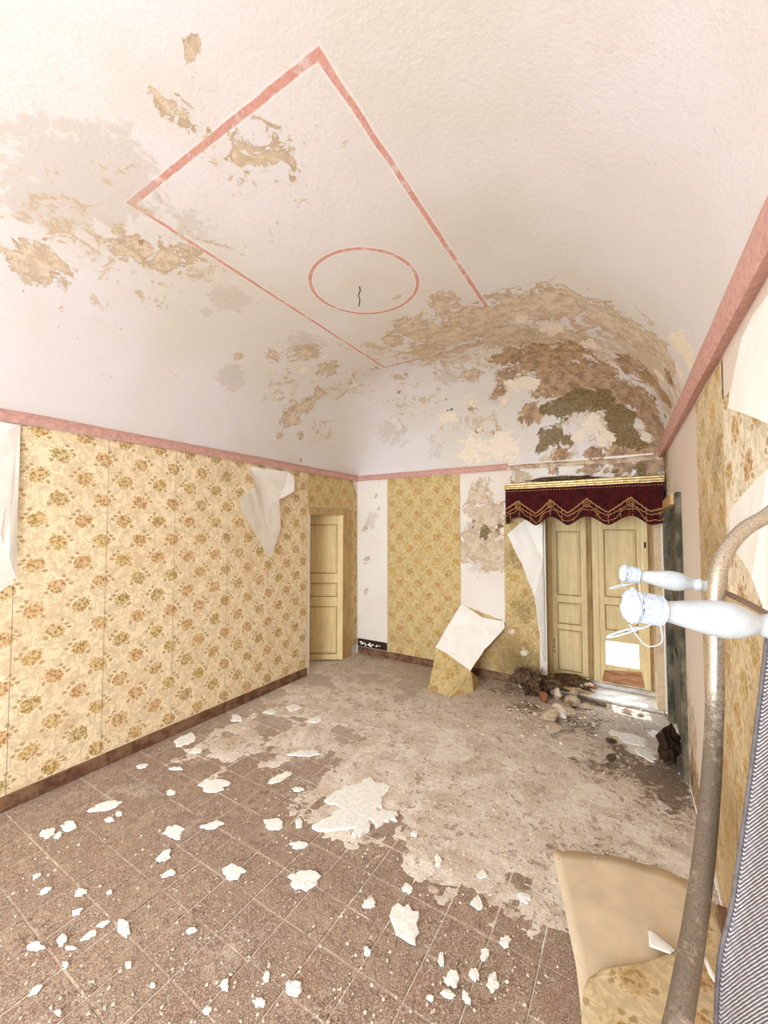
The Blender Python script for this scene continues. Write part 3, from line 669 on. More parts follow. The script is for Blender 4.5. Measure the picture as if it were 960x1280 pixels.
# ============================================================ FLAKES on the tiles
def flake(px, py, wpx, hpx, label, tilt=0, mat='plaster_chip', th=.006, group='plaster flakes on the floor tiles'):
    c = fl(px, py); z0 = max(.001, dz(c.x, c.y)+.0005)
    rnd = random.Random(int(px*31+py)); n = 18; P = []
    amp = [rnd.uniform(.72, 1.15) for _ in range(n)]
    for k in range(n):
        a = 2*pi*k/n; rx = amp[k]*wpx/2*(1+.15*sin(3*a+px)); ry = amp[k]*hpx/2*(1+.12*cos(2*a+py))
        x = rx*cos(a); y = ry*sin(a); ct, s_ = cos(math.radians(tilt)), sin(math.radians(tilt))
        P.append(fl(px+x*ct+y*s_, py-x*s_+y*ct) - c)
    V = [(p.x, p.y, 0) for p in P] + [(p.x*.9, p.y*.9, th*rnd.uniform(.6, 1.1)) for p in P] + [(0, 0, th*1.05)]
    Fc = [(k, (k+1) % n, n+(k+1) % n, n+k) for k in range(n)] + [(n+k, n+(k+1) % n, 2*n) for k in range(n)] + [tuple(range(n))[::-1]]
    o = mesh('plaster_flake', V, Fc, M[mat]); o.location = (c.x, c.y, z0)
    return tag(o, label, 'plaster flake', group)
FL = [
 (507, 1155, 40, 54, 'largest jagged white plaster flake on the near tiles, taller than wide'),
 (379, 1101, 40, 27, 'broad white plaster flake alone on the tiles, a hand below the big pale spill'),
 (291, 1090, 27, 19, 'chunky white flake lying left of the broad one on the dark tiles'),
 (132, 1008, 48, 10, 'long slender cream flake near the left skirting', 15),
 (87, 1033, 22, 12, 'right-hand white flake of the trio near the left wall', 10),
 (60, 1042, 20, 13, 'left-hand white flake of the trio near the left wall', 25),
 (73, 1045, 12, 7, 'small middle flake of the trio near the left wall', 30),
 (137, 1025, 12, 8, 'small white chip just below the long slender flake'),
 (149, 1018, 9, 7, 'tiny white chip right below the end of the long slender flake'),
 (45, 1096, 13, 5, 'thin sliver of plaster near the left picture edge, pointing up right', 25),
 (57, 1114, 17, 6, 'slim white sliver below the thin sliver at the left edge', 25),
 (101, 1116, 16, 9, 'ragged white flake with dark hole, left part of the floor', 20),
 (137, 1116, 8, 5, 'tiny chip right of the ragged flake with dark hole', 20),
 (96, 1141, 15, 7, 'small slanted flake above the row of bigger near-left flakes', 25),
 (44, 1184, 22, 12, 'notched white flake at the far left of the near tiles'),
 (77, 1176, 15, 14, 'ragged pale flake right of the notched one at far left', 30),
 (88, 1186, 14, 5, 'flat thin chip under the ragged pale flake at near left'),
 (112, 1170, 23, 8, 'bar-shaped pale flake slanting up right at near left', 28),
 (129, 1156, 18, 7, 'smaller slanting flake above the bar-shaped one', 22),
 (155, 1161, 17, 25, 'bright upright boot-shaped flake at near left', 10),
 (44, 1239, 20, 8, 'pointed blade-like flake near the lower left corner', 35),
 (73, 1267, 9, 8, 'small chip at the very bottom left of the floor'),
 (161, 1207, 9, 10, 'small round-cornered chip below the boot-shaped flake'),
 (82, 1206, 9, 6, 'tiny dull chip left of the small round-cornered chip'),
 (191, 1233, 8, 7, 'tiny chip on the tiles between two near joints'),
 (239, 1164, 15, 8, 'two-lobed small flake beside a tile joint crossing', 15),
 (217, 1041, 27, 17, 'crusty white flake with bits missing, left of centre', 5),
 (205, 1071, 24, 11, 'slanted white flake just below the crusty one', 28),
 (212, 1092, 19, 8, 'duller slanted flake below two whiter slanted ones', 28),
 (374, 1057, 23, 10, 'small oval flake between the big pale spill and the broad flake', -5),
 (374, 1030, 10, 16, 'hook-shaped chip at the left end of the big pale spill'),
 (342, 1031, 26, 18, 'dusty round splotch of plaster left of the big pale spill'),
 (266, 1032, 32, 9, 'long dusty flake with powder around it, middle left', 12),
 (281, 1232, 11, 19, 'tall narrow chip near the bottom, left of centre', 5),
 (325, 1254, 17, 11, 'oval white chip at the bottom edge, left of centre', -15),
 (259, 1264, 13, 10, 'slanted small chip at the bottom edge', 35),
 (367, 1236, 22, 20, 'crumbled cluster of plaster on a tile joint near the bottom'),
 (333, 1222, 10, 12, 'small chip between the oval chip and crumbled cluster', -20),
 (462, 1130, 17, 14, 'leaf-shaped white chip left of the largest flake', 30),
 (459, 1190, 9, 12, 'little chip lying on a tile joint left below the largest flake', 30),
 (509, 1111, 13, 13, 'round chip just above the largest flake'),
 (548, 1078, 9, 17, 'narrow upright chip above right of the largest flake', 10),
 (603, 1095, 12, 11, 'round white chip in the middle of a dark tile, right of centre'),
 (596, 1129, 16, 18, 'white heart-shaped chip below the round one, right of centre', 10),
 (656, 1124, 18, 15, 'faint powdery splotch near the edge of the floor paper'),
 (632, 1178, 14, 15, 'triangular chip near the left edge of the floor paper'),
 (552, 1199, 8, 20, 'upright narrow pale chip below right of the largest flake'),
 (565, 1224, 20, 22, 'bigger angular flake in the cluster at bottom centre right'),
 (560, 1244, 19, 13, 'flake overlapping the lower side of the angular cluster flake', -25),
 (616, 1228, 17, 23, 'white A-shaped flake right of the bottom cluster'),
 (606, 1193, 11, 18, 'stepped narrow flake standing on a tile joint above the A-shaped one', -20),
 (593, 1219, 12, 18, 'slanted chip between the angular and A-shaped flakes', 35),
 (583, 1248, 9, 17, 'narrow chip at the bottom below the angular flake', 20),
 (538, 1249, 9, 9, 'small round chip left of the bottom cluster'),
 (518, 1043, 10, 9, 'small oval chip right of the big pale spill'),
 (232, 925, 30, 15, 'whitish flake lying against the left skirting, mid length', 12),
 (296, 898, 15, 11, 'diamond-shaped chip near the left skirting further away'),
 (245, 939, 17, 7, 'flat chip just right below the flake at the skirting', 10),
 (178, 958, 15, 6, 'thin chip near the left skirting closer to the camera', 12),
 (267, 982, 38, 18, 'wide ragged cream flake in the middle left of the floor'),
 (214, 991, 13, 7, 'small chip left of the wide ragged cream flake'),
 (382, 942, 42, 10, 'long flat pale flake in the dusty middle distance', 3),
 (367, 886, 18, 9, 'rounded chip far off near the cream door'),
 (395, 901, 17, 7, 'flat chip in front of the rounded one near the cream door', 10),
 (351, 972, 38, 9, 'streaky slanted flake between two pale flakes, mid floor', 25),
 (373, 987, 15, 6, 'small flat chip right below the streaky slanted flake'),
 (339, 890, 18, 6, 'thin chip between skirting and rounded chip, far left'),
 (220, 961, 17, 5, 'thin flat chip between skirting and wide ragged flake'),
]
for f in FL: flake(*f[:5], **({'tilt': f[5]} if len(f) > 5 else {}))
# the big pale spill
pts = [(390, 1036), (400, 1028), (415, 1020), (428, 1012), (418, 1006), (405, 1002), (420, 990), (436, 984), (455, 978), (462, 972), (470, 980), (487, 984), (484, 992), (476, 1000), (478, 1008), (470, 1014), (484, 1016), (498, 1020), (494, 1027), (478, 1028), (470, 1036), (464, 1026), (456, 1030), (462, 1038), (450, 1048), (440, 1044), (443, 1036), (425, 1038), (405, 1040)]
c = fl(445, 1010); V = [fl(x, y)-c for x, y in pts]; n = len(V)
W_ = []
for i in range(n):            # ragged outline
    a, b = V[i], V[(i+1) % n]; W_.append(a)
    for t in (.3, .6): q = a.lerp(b, t); q += Vector((random.uniform(-1, 1), random.uniform(-1, 1), 0))*.02; W_.append(q)
V = W_; n = len(V)
bm = bmesh.new(); lo_ = [bm.verts.new((p.x, p.y, -.004)) for p in V]; hi_ = [bm.verts.new((p.x*.98, p.y*.98, .010)) for p in V]
for k in range(n): bm.faces.new((lo_[k], lo_[(k+1) % n], hi_[(k+1) % n], hi_[k]))
tp_ = bm.faces.new(hi_); bmesh.ops.triangulate(bm, faces=[tp_]); bmesh.ops.recalc_face_normals(bm, faces=bm.faces[:])
me = bpy.data.meshes.new('plaster_spill'); bm.to_mesh(me); bm.free(); o = link('plaster_spill', me, M['plaster_chip']); o.location = (c.x, c.y, .003)
tag(o, 'biggest pale plaster spill with ragged outline in the middle of the floor', 'plaster')

# ============================================================ CREAM DOOR (left wall)
def panelled_leaf(name, o, ux, W, H, rows, mat, parent, th=.04, sl=.07, sr=.07, skip=None, front=-1):
    """leaf in local coords: x along width, z up, faces -y; built from stiles, rails, recessed panels"""
    root = empty(name, o, 0, parent); root.rotation_euler.z = math.atan2(ux[1], ux[0])
    box('stile', 0, sl, -th/2, th/2, 0, H, mat, root); box('stile', W-sr, W, -th/2, th/2, 0, H, mat, root)
    edges = [0] + [z for r in rows for z in r] + [H]
    for i in range(0, len(edges), 2): box('rail', sl, W-sr, -th/2, th/2, edges[i], edges[i+1], mat, root)
    for i, (a, b) in enumerate(rows):
        if skip is not None and i == skip: continue
        box('panel', sl, W-sr, -.006, .006, a, b, mat, root, 0)
        m = .025; box('panel_field', sl+m, W-sr-m, -.016, -.006, a+m, b-m, mat, root.children[-1], .008)
        # moulding frame
        bm_v = []
        for x0, x1, z0, z1 in ((sl, sl+.010, a, b), (W-sr-.010, W-sr, a, b), (sl+.01, W-sr-.01, a, a+.010), (sl+.01, W-sr-.01, b-.010, b)):
            box('panel_moulding', x0, x1, -.017, -.006, z0, z1, M['oldwood'], root.children[-1], .002)
    return root
d1 = st(empty('door_1', (0, 0, 0))); tag(d1, 'narrow cream panelled door set back in the left wall near the far corner')
hinge = fl(428.5, 824, .015); ux = Vector((rt.x, rt.y, 0)).normalized(); Wd = .60
a = hinge - ux*Wd
lf = panelled_leaf('door_leaf', (a.x, a.y, .015), ux, Wd, 1.86, [(.07, .68), (.80, .98), (1.10, 1.74)], M['cream'], d1, sl=.1, sr=.075)
# casing round the doorway, on the wall face
for nm, y0, y1, z0, z1 in (('casing', LD1+.0, LD1+.08, 0, 1.95), ('casing', LD1+.085, LD1+.2, 0, 1.95), ('casing', LD0+.0, LD1, LDH, 1.95)):
    box(nm, XL-.03, XL+(.03 if y1-y0 < .09 else .02), y0, y1, z0, z1, M['casing'], d1)
box('jamb_lining', XL-.40, XL-.03, LD1-.012, LD1-.001, 0, LDH, M['oldwood'], d1)
box('gap_shade_strip', XL-.055, XL-.032, LD1-.04, LD1-.013, 0, LDH-.002, M['darkgap'], d1)  # dark strip standing in for the shade between leaf and jamb

# ============================================================ SHUTTERED BALCONY DOOR (far wall)
d2 = st(empty('door_2')); tag(d2, 'tall weathered cream double door with a missing lower panel behind the velvet pelmet')
box('frame_post', -.943, -.86, YD-.03, YD+.05, .05, BDH-.002, M['oldwood'], d2)
box('frame_post', -.862, -.813, YD-.045, YD+.03, .05, BDH-.002, M['oldcream'], d2)
lf1 = panelled_leaf('door_leaf', (-.812, YD-.01, .07), (1, 0), .362, 1.93, [(.045, .50), (.56, .80), (.88, 1.60)], M['oldcream'], d2, sl=.055, sr=.06)
box('centre_post', -.448, -.40, YD-.05, YD+.02, .07, BDH-.01, M['oldwood'], d2); box('centre_post', -.400, -.334, YD-.035, YD+.02, .07, BDH-.01, M['oldcream'], d2)
lf2 = panelled_leaf('door_leaf', (-.333, YD-.01, .07), (1, 0), .40, 1.93, [(.19, .435), (.55, .82), (.90, 1.62)], M['oldcream'], d2, sl=.05, sr=.05, skip=0)
box('frame_post', .068, .117, YD-.04, YD+.03, .05, BDH-.002, M['oldcream'], d2); box('frame_post', .117, .199, YD-.02, YD+.04, .05, BDH-.002, M['oldwood'], d2)
mesh('kick_board', [(-.325, YD-.045, .075), (.06, YD-.045, .075), (.035, YD-.045, .235), (-.30, YD-.045, .19), (-.325, YD-.032, .075), (.06, YD-.032, .075), (.035, YD-.032, .235), (-.30, YD-.032, .19)],
     [(0, 1, 2, 3), (7, 6, 5, 4), (0, 4, 5, 1), (1, 5, 6, 2), (2, 6, 7, 3), (3, 7, 4, 0)], M['dirtywood'], d2)['label'] = 'brown dirty board below the gap of the missing panel'
for z in (.35, .40, .43, .30): box('paint_crack', -.798, -.790, YD-.033, YD-.029, z, z+.03, M['darkgap'], d2, .001)
box('bolt', .085, .10, YD-.06, YD-.04, 1.50, 1.56, M['darkgap'], d2)
# threshold
st(box('threshold_slab', BD0-.06, BD1-.01, YB-.04, YD+.2, -.004, .022, M['slab'], bev=.006))
st(box('threshold_step', BD0-.05, BD1-.03, YD-.075, YD+.12, .022, .062, M['slab'], bev=.006))
st(box('balcony', -2.5, 2.5, 5.2, 7.2, -.2, -.02, M['balcony'], bev=0))

# door in the right wall, blackened
d3 = st(empty('door_3')); tag(d3, 'dark grimy doorway in the right wall beside the shuttered door')
for y0, y1 in ((RD0-.1, RD0), (RD1, RD1+.1)): box('casing', WR(y0)-.035, WR(y0)+.04, y0, y1, 0, RDH+.08, M['darkdoor'], d3)
box('casing', WR(RD0)-.055, WR(RD0)+.04, RD0+.0, RD1, RDH, RDH+.08, M['casing'], d3)
dl = box('door_leaf', WR(RD0)+.0, WR(RD0)+.05, RD0, RD1, .02, RDH, M['darkdoor'], d3)
for z0, z1 in ((.15, .7), (.85, 1.7)): box('panel', WR(RD0)-.012, WR(RD0)+.0, RD0+.15, RD1-.15, z0, z1, M['darkdoor'], dl, .008)

# ============================================================ PELMET
pm = empty('velvet_pelmet', (0, 0, 0)); tag(pm, 'dark maroon velvet pelmet with gold scalloped braid and gilt top rail over the shuttered door', 'pelmet')
YP = 4.44
pl = at(632, 605, 1, YP); pr = at(829, 605, 1, YP); x0, x1 = pl.x, pr.x; zt = at(730, 604, 1, YP).z; W = x1-x0
box('pelmet_board', x0, x1, YP+.01, YB-.036, zt-.012, zt+.012, M['oldwood'], pm)
for k, (dy, a, b) in enumerate(((.0, -.028, -.010), (-.010, -.010, .012), (-.022, .012, .034))):
    box('gilt_rail', x0-.015, x1+.012, YP+dy-.012, YP+.012, zt+a, zt+b, M['gold'], pm, .005)
per = [(.0, .25), (.25, .49), (.49, .735), (.735, 1.0)]
def ph(u):      # 0 at a scallop's low point, 1 at the raised point
    ks = [-.03, .085, .225, .325, .43, .555, .675, .825, .93, 1.05]; vs = [0, 1, 0, 1, 0, 1, 0, 1, 0, .5]
    ks = [-.06, .095, .22, .325, .435, .56, .685, .82, .93, 1.06]
    for i in range(len(ks)-1):
        if ks[i] <= u <= ks[i+1]:
            t = (u-ks[i])/(ks[i+1]-ks[i]); t = t*t*(3-2*t) if False else t
            return vs[i]+(vs[i+1]-vs[i])*t
    return 0
HV = .385
def bot(u): t = ph(u); return zt-.03-HV+.085*sin(t*pi/2)**1.6
def yv(u, z): return YP-.006-.010*sin(u*26)-.004*sin(u*61+z*9)
def zig(u): t = ph(u); return zt-.03-HV+.125+.135*(t**1.15)
us = rng(0, 1, 120)
grid('valance_cloth', us, rng(0, 1, 14), lambda u, v: (x0+u*W, yv(u, 0), zt-.025+(bot(u)-(zt-.025))*v), M['velvet'], pm)
cl = pm.children[-1]; mdf = cl.modifiers.new('thickness', 'SOLIDIFY'); mdf.thickness = .006
grid('brocade_band', us, rng(0, 1, 8), lambda u, v: (x0+u*W, yv(u, 0)-.006, zig(u)+(bot(u)+.006-zig(u))*v), M['brocade'], pm)
for nm, off, r in (('gold_braid', 0, .0075), ('gold_braid', -.045, .005)):
    tube(nm, [(x0+u*W, yv(u, 0)-.010, zig(u)+off*(.7+.6*ph(u)) + .004*sin(u*260)) for u in rng(0, 1, 260)], r, M['braid'], pm, 6)
tube('gold_braid', [(x0+u*W, yv(u, 0)-.008, bot(u)+.03+.05*ph(u)+.012*sin(u*75)) for u in rng(0, 1, 260)], .0042, M['braid'], pm, 6)
for k in range(56):
    u = (k+.5)/56; tube('top_stud', [(x0+u*W-.006, yv(u, 0)-.006, zt-.052), (x0+u*W+.006, yv(u, 0)-.006, zt-.046)], .005, M['braid'], pm, 6, caps=True)
for u in (.095, .325, .56, .82):
    for rr in (.030, .014):
        tube('medallion', [(x0+u*W+rr*cos(a), yv(u, 0)-.012, zig(u)-.048+rr*1.15*sin(a)) for a in rng(0, 2*pi, 20)], .004, M['braid'], pm, 6)
for sx in (x0, x1): 
    mesh('valance_return', [(sx, YP-.004, zt-.025), (sx, YB-.004, zt-.025), (sx, YB-.004, zt-.39), (sx, YP-.004, zt-.40), (sx+.004, YP-.004, zt-.025), (sx+.004, YB-.004, zt-.025), (sx+.004, YB-.004, zt-.39), (sx+.004, YP-.004, zt-.40)],
         [(0, 1, 2, 3), (7, 6, 5, 4), (0, 4, 5, 1), (1, 5, 6, 2), (2, 6, 7, 3), (3, 7, 4, 0)], M['velvet'], pm)
# fallen slab lying on the pelmet
def chunk(name, p, size, seed, mat, label, cat, group=None, rz=0, tilt=0):
    earthy = mat in (M['debris'], M['darkgap'])
    bm = bmesh.new(); bmesh.ops.create_icosphere(bm, subdivisions=4 if earthy else 3, radius=1); r = random.Random(seed)
    cuts = [(Vector((r.uniform(-1, 1), r.uniform(-1, 1), r.uniform(-1, 1))).normalized(), r.uniform(.5, .72)) for _ in range(4 if earthy else 13)]
    if mat == M['brick']: cuts = [(Vector(q).normalized(), d_) for q, d_ in (((1, 0, .1), .62), ((-1, .1, 0), .6), ((0, 1, 0), .5), ((0, -1, 0), .5), ((0, 0, 1), .45), ((0, 0, -1), .45), ((1, 1, 0), .7))]
    for v in bm.verts:
        for nn, dd in cuts:
            k = v.co.dot(nn)
            if k > dd: v.co -= nn*(k-dd)
        if earthy: v.co *= 1+.45*noise.noise(v.co*2.2+Vector((seed, 0, 0)))+.25*noise.noise(v.co*5.5+Vector((seed, 3, 0)))+.12*noise.noise(v.co*13)
        else: v.co *= 1+.06*noise.noise(v.co*4+Vector((seed, 0, 0)))
        v.co = Vector((v.co.x*size[0]/1.3, v.co.y*size[1]/1.3, v.co.z*size[2]/1.3))
    zmin = min(v.co.z for v in bm.verts)
    for v in bm.verts: v.co.z -= zmin
    me = bpy.data.meshes.new(name); bm.to_mesh(me); bm.free()
    o = link(name, me, mat); o.location = p; o.rotation_euler = (tilt, tilt*.6, rz)
    return tag(o, label, cat, group)
sp_ = at(705, 600, 1, YP+.09)
chunk('slate_piece', (sp_.x, YP+.085, zt+.034), (.40, .07, .035), 5, M['debris'], 'flat dark piece of rubble lying on top of the pelmet', 'rubble')

# ============================================================ RUBBLE by the shuttered door
RB = [  # px,py, w,d,h, mat, label
 (703, 893, .15, .10, .07, 'stone', 'large pale rubble lump at the front of the heap, right of the cream one'),
 (686, 902, .13, .10, .05, 'stone', 'flat greyish rubble lump at the heap foot'),
 (701, 897, .10, .05, .035, 'plaster_chip', 'bright cream wedge-shaped lump in front of the rubble heap'),
 (716, 884, .12, .10, .07, 'stone', 'squarish pale stone right of centre in the heap'),
 (698, 876, .09, .06, .06, 'stone', 'rounded grey-beige stone in the middle of the heap'),
 (690, 868, .08, .06, .05, 'stone', 'narrow beige stone behind the rounded one'),
 (717, 872, .08, .06, .06, 'stone', 'white-topped stone near the fallen board'),
 (683, 846, .10, .05, .045, 'brick', 'orange broken brick on top of the heap'),
 (678, 856, .10, .06, .05, 'brick', 'dull reddish brick piece under the orange one'),
 (680, 878, .06, .05, .10, 'brick', 'upright brown brick fragment at the left of the heap'),
 (732, 886, .08, .05, .03, 'stone', 'low flat stone right of the squarish one'),
 (760, 884, .06, .04, .025, 'stone', 'small pale stone in front of the threshold slab'),
 (783, 890, .06, .04, .022, 'stone', 'small dull stone at the threshold front, second from the right'),
 (692, 915, .12, .09, .03, 'stone', 'low mound-like stone nearest the camera in front of the heap'),
 (654, 856, .07, .05, .03, 'stone', 'pale stone left of the dark twigs'),
 (800, 893, .05, .04, .02, 'stone', 'small stone at the right end of the threshold front'),
 (764, 953, .03, .03, .03, 'debris', 'small dark clod alone on the pale dust'),
 (765, 931, .05, .03, .02, 'debris', 'dark flat clod beside the bright plaster pieces'),
 (709, 862, .08, .05, .04, 'debris', 'dark lump under the fallen board'),
]
for i, (px, py, a, b, h, m, lab) in enumerate(RB):
    p = fl(px, py)
    if p.y > YB-.06 and p.x < BD0: p.y = YB-.08
    z = max(0, dz(p.x, min(p.y, YB-.02)))-.004
    if 'on top' in lab: z += .10; p = fl(684, 862); 
    if 'under the orange' in lab: z += .04; p = fl(682, 866)
    chunk('brick_fragment' if m == 'brick' else 'rubble_stone', (p.x, p.y, z), (a*1.15, b*1.15, h*1.3), i+11, M[m], lab, 'rubble', 'rubble heap by the shuttered door', rz=i*1.3)
p = fl(684, 866); chunk('rubble_stone', (p.x, p.y, -.005), (.20, .14, .10), 77, M['debris'], 'wide dark earthy mass at the base of the heap', 'rubble', 'rubble heap by the shuttered door')
p = at(712, 850, 1, 4.75); chunk('rubble_stone', (-.64, 4.80, .02), (.30, .18, .08), 78, M['debris'], 'earthy pile against the foot of the left door leaf', 'rubble', 'rubble heap by the shuttered door')
ORD = 'first second third fourth fifth sixth seventh eighth ninth tenth eleventh twelfth thirteenth fourteenth fifteenth sixteenth'.split()
for i in range(16):
    r = random.Random(i+5); x = -.80+.42*(i+.6*r.random())/16; y = 4.63+r.random()*.2
    chunk('rubble_stone', (x, y, .02+(.03 if y > 4.72 else .0)), (.03+r.random()*.04, .03+r.random()*.03, .02+r.random()*.025), 100+i, M['stone' if i % 3 else 'brick'], f'small {("pale", "brick-brown")[i % 3 == 0]} stone, {ORD[i]} from the left in the litter row at the left door leaf', 'rubble', 'small stones at the door foot', rz=i)
a = fl(690, 858, .09); b = fl(742, 866, .05)
o = bar('fallen_board', (-.84, 4.53, .10), (-.40, 4.58, .06), .05, .018, M['oldwood'], None); tag(o, 'broken wooden board lying across the rubble in front of the left door leaf', 'board')
o = bar('fallen_board', fl(722, 871, .04), fl(760, 882, .015), .05, .015, M['debris'], None); tag(o, 'dark splintered board end pointing towards the bright threshold slab', 'board')
# twigs
for i in range(22):
    r = random.Random(i*3+1); p = fl(664+r.uniform(-8, 10), 866+r.uniform(-4, 6)); p.y = min(p.y, YB-.12)
    q = p + Vector((r.uniform(-.10, .12), r.uniform(-.12, .06), r.uniform(.06, .28)))
    mid = p.lerp(q, .5)+Vector((r.uniform(-.03, .03), r.uniform(-.03, .03), .02))
    tag(tube('dead_twig', spline([p, mid, q], 4), [.006*(1-.08*k) for k in range(9)], M['twig'], None, 5), 'thin dark dead twig sticking out of the rubble heap at its left side', 'twig', 'dead twigs in the rubble heap')
p = fl(660, 868); chunk('earth_clump', (p.x, min(p.y, YB-.13), -.004), (.19, .12, .17), 61, M['debris'], 'dark clump of earth and roots at the left of the heap under the twigs', 'rubble')
p = fl(853, 966); chunk('dark_bundle', (WR(p.y)-.10, p.y+.05, 0), (.10, .16, .16), 62, M['darkgap'], 'dark rounded bundle lying against the foot of the right wall', 'bundle')
# white plaster pieces on the wet patch
for k, f in enumerate([(790, 925, 46, 14, 'long white plaster sheet piece on the dark damp patch', -22), (806, 944, 30, 12, 'second white plaster piece below the long one on the damp patch', -35), (770, 918, 22, 8, 'small pale plaster piece at the left of the damp patch', -18), (822, 920, 26, 10, 'pale piece near the dark right door jamb', -25), (835, 935, 20, 6, 'narrow cream piece at the right of the damp patch', -20)]):
    flake(*f[:5], tilt=f[5], group='plaster pieces on the damp patch')

# ============================================================ PAPER ON THE FLOOR
fp = empty('fallen_wallpaper', tuple(fl(780, 1150))); tag(fp, 'large sheet of fallen wallpaper lying back side up by the right wall, corner folded', 'wallpaper')
def sheetpoly(name, pts, z, mat, mat2, parent, crump=.006, sub=5, label=None):
    bm = bmesh.new(); vs = [bm.verts.new((*fl(x, y).xy, z if isinstance(z, float) else z[i])) for i, (x, y) in enumerate(pts)]
    cx = sum(v.co.x for v in vs)/len(vs); cy = sum(v.co.y for v in vs)/len(vs); cz = sum(v.co.z for v in vs)/len(vs)+.006
    c_ = bm.verts.new((cx, cy, cz))
    for i in range(len(vs)): bm.faces.new((c_, vs[i], vs[(i+1) % len(vs)]))
    bmesh.ops.subdivide_edges(bm, edges=bm.edges[:], cuts=sub, use_grid_fill=True)
    bmesh.ops.recalc_face_normals(bm, faces=bm.faces[:])
    uvl = bm.loops.layers.uv.new('UVMap')
    for v in bm.verts: v.co.z += abs(noise.noise(v.co*5))*crump*2 + noise.noise(v.co*17)*crump*.3; v.co.x = min(v.co.x, WR(v.co.y)-.01)
    for f in bm.faces:
        if f.normal.z < 0: f.normal_flip()
        for l in f.loops: l[uvl].uv = (l.vert.co.x*.8+l.vert.co.y*.6, -l.vert.co.x*.6+l.vert.co.y*.8)
        f.smooth = True
    for v in bm.verts: v.co -= Vector(parent.location)
    me = bpy.data.meshes.new(name); bm.to_mesh(me); bm.free()
    o = link(name, me, [mat, mat2], parent)
    if label: o['label'] = label
    m = o.modifiers.new('thickness', 'SOLIDIFY'); m.thickness = .0015; m.offset = -1
    return o
sheetpoly('paper_sheet', [(690, 1063), (735, 1068), (790, 1078), (830, 1090), (858, 1102), (885, 1125), (905, 1145), (905, 1280), (870, 1400), (720, 1400), (728, 1280), (720, 1210), (708, 1150)], .008, M['backing_tan'], M['backing_tan'], fp)
sheetpoly('folded_corner', [(727, 1290), (729, 1250), (736, 1235), (750, 1226), (790, 1218), (850, 1200), (872, 1180), (888, 1150), (900, 1145), (910, 1160), (905, 1300), (850, 1400), (735, 1400)], .036, M['paper_right'], M['backing'], fp, .01, label='folded-over part showing the floral side')
sheetpoly('paper_scrap', [(810, 1172), (822, 1180), (845, 1200), (838, 1206), (812, 1196)], .040, M['backing'], M['backing'], fp, .002, 2, label='small white scrap on the sheet')
sheetpoly('paper_scrap', [(880, 1220), (884, 1218), (900, 1252), (896, 1256), (886, 1240)], .066, M['backing'], M['backing'], fp, .002, 2, label='narrow white scrap on the folded part')

# ============================================================ CEILING WIRE
p = atC(449, 358); q = tube('ceiling_wire', spline([(p.x, p.y, p.z+.004), (p.x+.008, p.y, p.z-.03), (p.x-.008, p.y+.004, p.z-.06), (p.x+.006, p.y, p.z-.09), (p.x-.002, p.y, p.z-.135)], 5), .0035, M['black'], None, 6)
tag(q, 'short black electric wire hanging from the middle of the ceiling circle', 'wire')

# ============================================================ BENT TUBE STAND with white spindles
sd = empty('tube_stand', (0, 0, 0)); tag(sd, 'bent steel tube stand with two white turned spindles at the right foreground', 'stand')
path = [(1010, 600, .70), (985, 622, .70), (960, 644, .70), (930, 662, .70), (907, 690, .69), (896, 725, .68), (894, 775, .675), (894, 850, .66), (892, 920, .63), (887, 1000, .58), (879, 1080, .53), (868, 1160, .485), (853, 1250, .44), (838, 1320, .415)]
pp = [atd(*q) for q in path]; e = pp[-1]; d = (pp[-1]-pp[-2]).normalized()
pp += [e+d*.12, e+d*.24+Vector((.004, 0, -.02)), e+d*.33+Vector((.01, 0, -.10))]; q = pp[-1]
pp += [Vector((q.x+.01, q.y, q.z-.35)), Vector((q.x+.012, q.y, .012))]
tube('steel_tube', spline(pp, 7), .0122, M['steel'], sd, 20)
ft = pp[-1]; tube('rubber_foot', [ft+Vector((0, 0, -.010)), ft+Vector((0, 0, .035))], .02, M['black'], sd, 14)
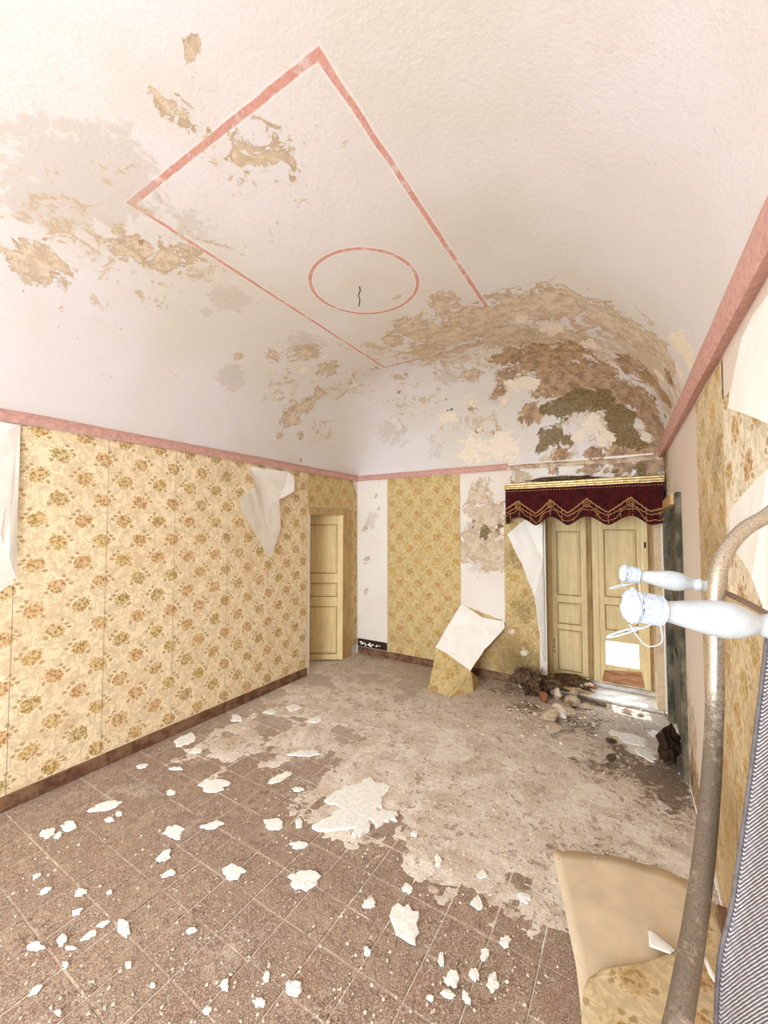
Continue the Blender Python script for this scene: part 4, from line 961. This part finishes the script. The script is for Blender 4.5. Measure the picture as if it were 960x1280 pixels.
def spindle(a, b, k):
    a = Vector(a); b = Vector(b); L_ = (b-a).length
    prof = [(0, .2), (.01, .55), (.03, .72), (.06, .70), (.09, .60), (.13, .52), (.19, .50), (.27, .58), (.36, .72), (.46, .88), (.56, .99), (.63, 1.0), (.70, .90), (.76, .70), (.80, .54), (.83, .50), (.86, .60), (.89, .66), (.92, .56), (.95, .50), (.97, .56), (1.0, .50)]
    sm_ = spline([Vector((t, r, 0)) for t, r in prof], 4)
    pts = [a.lerp(b, min(max(q.x, 0), 1)) for q in sm_]
    o = tube('spindle', pts, [q.y*k for q in sm_], M['spindle'], sd, 24)
    # lashing of string round the tip
    ax = (b-a).normalized(); s1 = ax.cross(Vector((0, 0, 1))).normalized(); s2 = s1.cross(ax)
    def wad(t0, lx, ry, sd_):          # crumpled wad of string and plastic
        bm = bmesh.new(); bmesh.ops.create_icosphere(bm, subdivisions=4, radius=1)
        for v in bm.verts:
            f_ = 1+.22*noise.noise(v.co*2.6+Vector((sd_, 0, 0)))+.16*noise.noise(v.co*6+Vector((0, sd_, 0)))
            c_ = v.co*f_; v.co = a+ax*(t0*L_+c_.x*lx*L_)+s1*c_.y*ry*k+s2*c_.z*ry*k
        me = bpy.data.meshes.new('string'); bm.to_mesh(me); bm.free()
        for p_ in me.polygons: p_.use_smooth = True
        return link('string', me, M['string'], o)
    wad(.035, .045, .95, 3+k*100); wad(.10, .045, .74, 7+k*100); wad(.165, .05, .80, 11+k*100)
    st_ = []
    for i in range(420):
        q_ = (i/420*5) % 2; t = .07+.14*(q_ if q_ < 1 else 2-q_); an = i*.5
        rr = k*(.80+.10*noise.noise(Vector((i*.21, k*90, 0))))
        st_.append(a+ax*(t*L_)+(s1*cos(an)+s2*sin(an))*rr)
    tube('string', st_, k*.045, M['string'], o, 5)
    # loose looped end
    c0 = a+ax*L_*.20-s2*k*.7
    tube('string', spline([c0, c0-s2*k*.5-ax*k*.9, c0-s2*k*1.0-ax*k*1.9, c0-s2*k*1.2-ax*k*2.5, c0-s2*k*.8-ax*k*1.9, c0-s2*k*.35-ax*k*.8], 6), k*.055, M['string'], o, 5)
    tube('string', spline([c0+ax*k*.2, c0-s2*k*1.0+ax*k*.4, c0-s2*k*1.35-ax*k*.3, c0-s2*k*.9-ax*k*.9, c0-s2*k*.3-ax*k*1.4], 6), k*.035, M['string'], o, 5)
    return o
A0, A1 = atd(776, 716, .79), atd(886, 733, .745)
B0, B1 = atd(783, 757, .46), atd(984, 786, .445)
spindle(A0, A1, .0180); spindle(B0, B1, .0203)
tube('cross_rod', spline([atd(880, 732, .75), atd(900, 738, .73), atd(940, 757, .62), atd(985, 785, .45)], 5), .0048, M['blackmetal'], sd, 10)
tube('rod_collar', [atd(884, 733, .748), atd(893, 735, .735)], .0085, M['steel'], sd, 12)

# ============================================================ FOLDED CHAIR with ribbed fabric (right edge)
ch = empty('folded_chair', (0, 0, 0)); tag(ch, 'folded chair with grey ribbed fabric seat, cut off by the right picture edge', 'chair')
tp = atd(962, 786, .52); bt = atd(897, 1280, .46); dl_ = (bt-tp); low = tp + dl_*((tp.z-.03)/(tp.z-bt.z)) ; low = Vector((bt.x+(low.x-bt.x)*.0, bt.y, .03))
side = (rt*.80 - Vector((fw.x, fw.y, 0))*.35).normalized(); side.z = 0
edge = spline([tp, tp.lerp(bt, .35)+rt*.002, tp.lerp(bt, .7)+rt*.001, bt, Vector((bt.x, bt.y, .7)), low], 6)
wd = .17
V = []; n_ = 12
for p in edge:
    for k in range(n_+1):
        t = k/n_; q = p + side*wd*t + Vector((fw.x, fw.y, 0))*(.018*sin(t*pi)); q.x = min(q.x, WR(q.y)-.02); V.append(q)
Fc = [(i*(n_+1)+k, i*(n_+1)+k+1, (i+1)*(n_+1)+k+1, (i+1)*(n_+1)+k) for i in range(len(edge)-1) for k in range(n_)]
o = mesh('fabric_seat', V, Fc, M['fabric'], ch, True)
U = o.data.uv_layers.new(name='UVMap')
for lp in o.data.loops:
    vi = lp.vertex_index; U.data[lp.index].uv = (vi % (n_+1)/n_*wd, V[vi].z)
m = o.modifiers.new('thickness', 'SOLIDIFY'); m.thickness = .004
tube('fabric_hem', [p-side*.0015 for p in edge], .0024, M['hem'], ch, 8)
e2 = [p+side*(wd+.008) for p in edge]
for q in e2: q.x = min(q.x, WR(q.y)-.015)
e2[-1].z = .012
tube('chair_tube', e2, .011, M['steel'], ch, 12)
e3 = [edge[-1]+Vector((0, 0, -.018)), e2[-1]+Vector((0, 0, 0))]
tube('chair_tube', [edge[-1]+Vector((0, 0, -.018)), e2[-1]], .011, M['steel'], ch, 12)
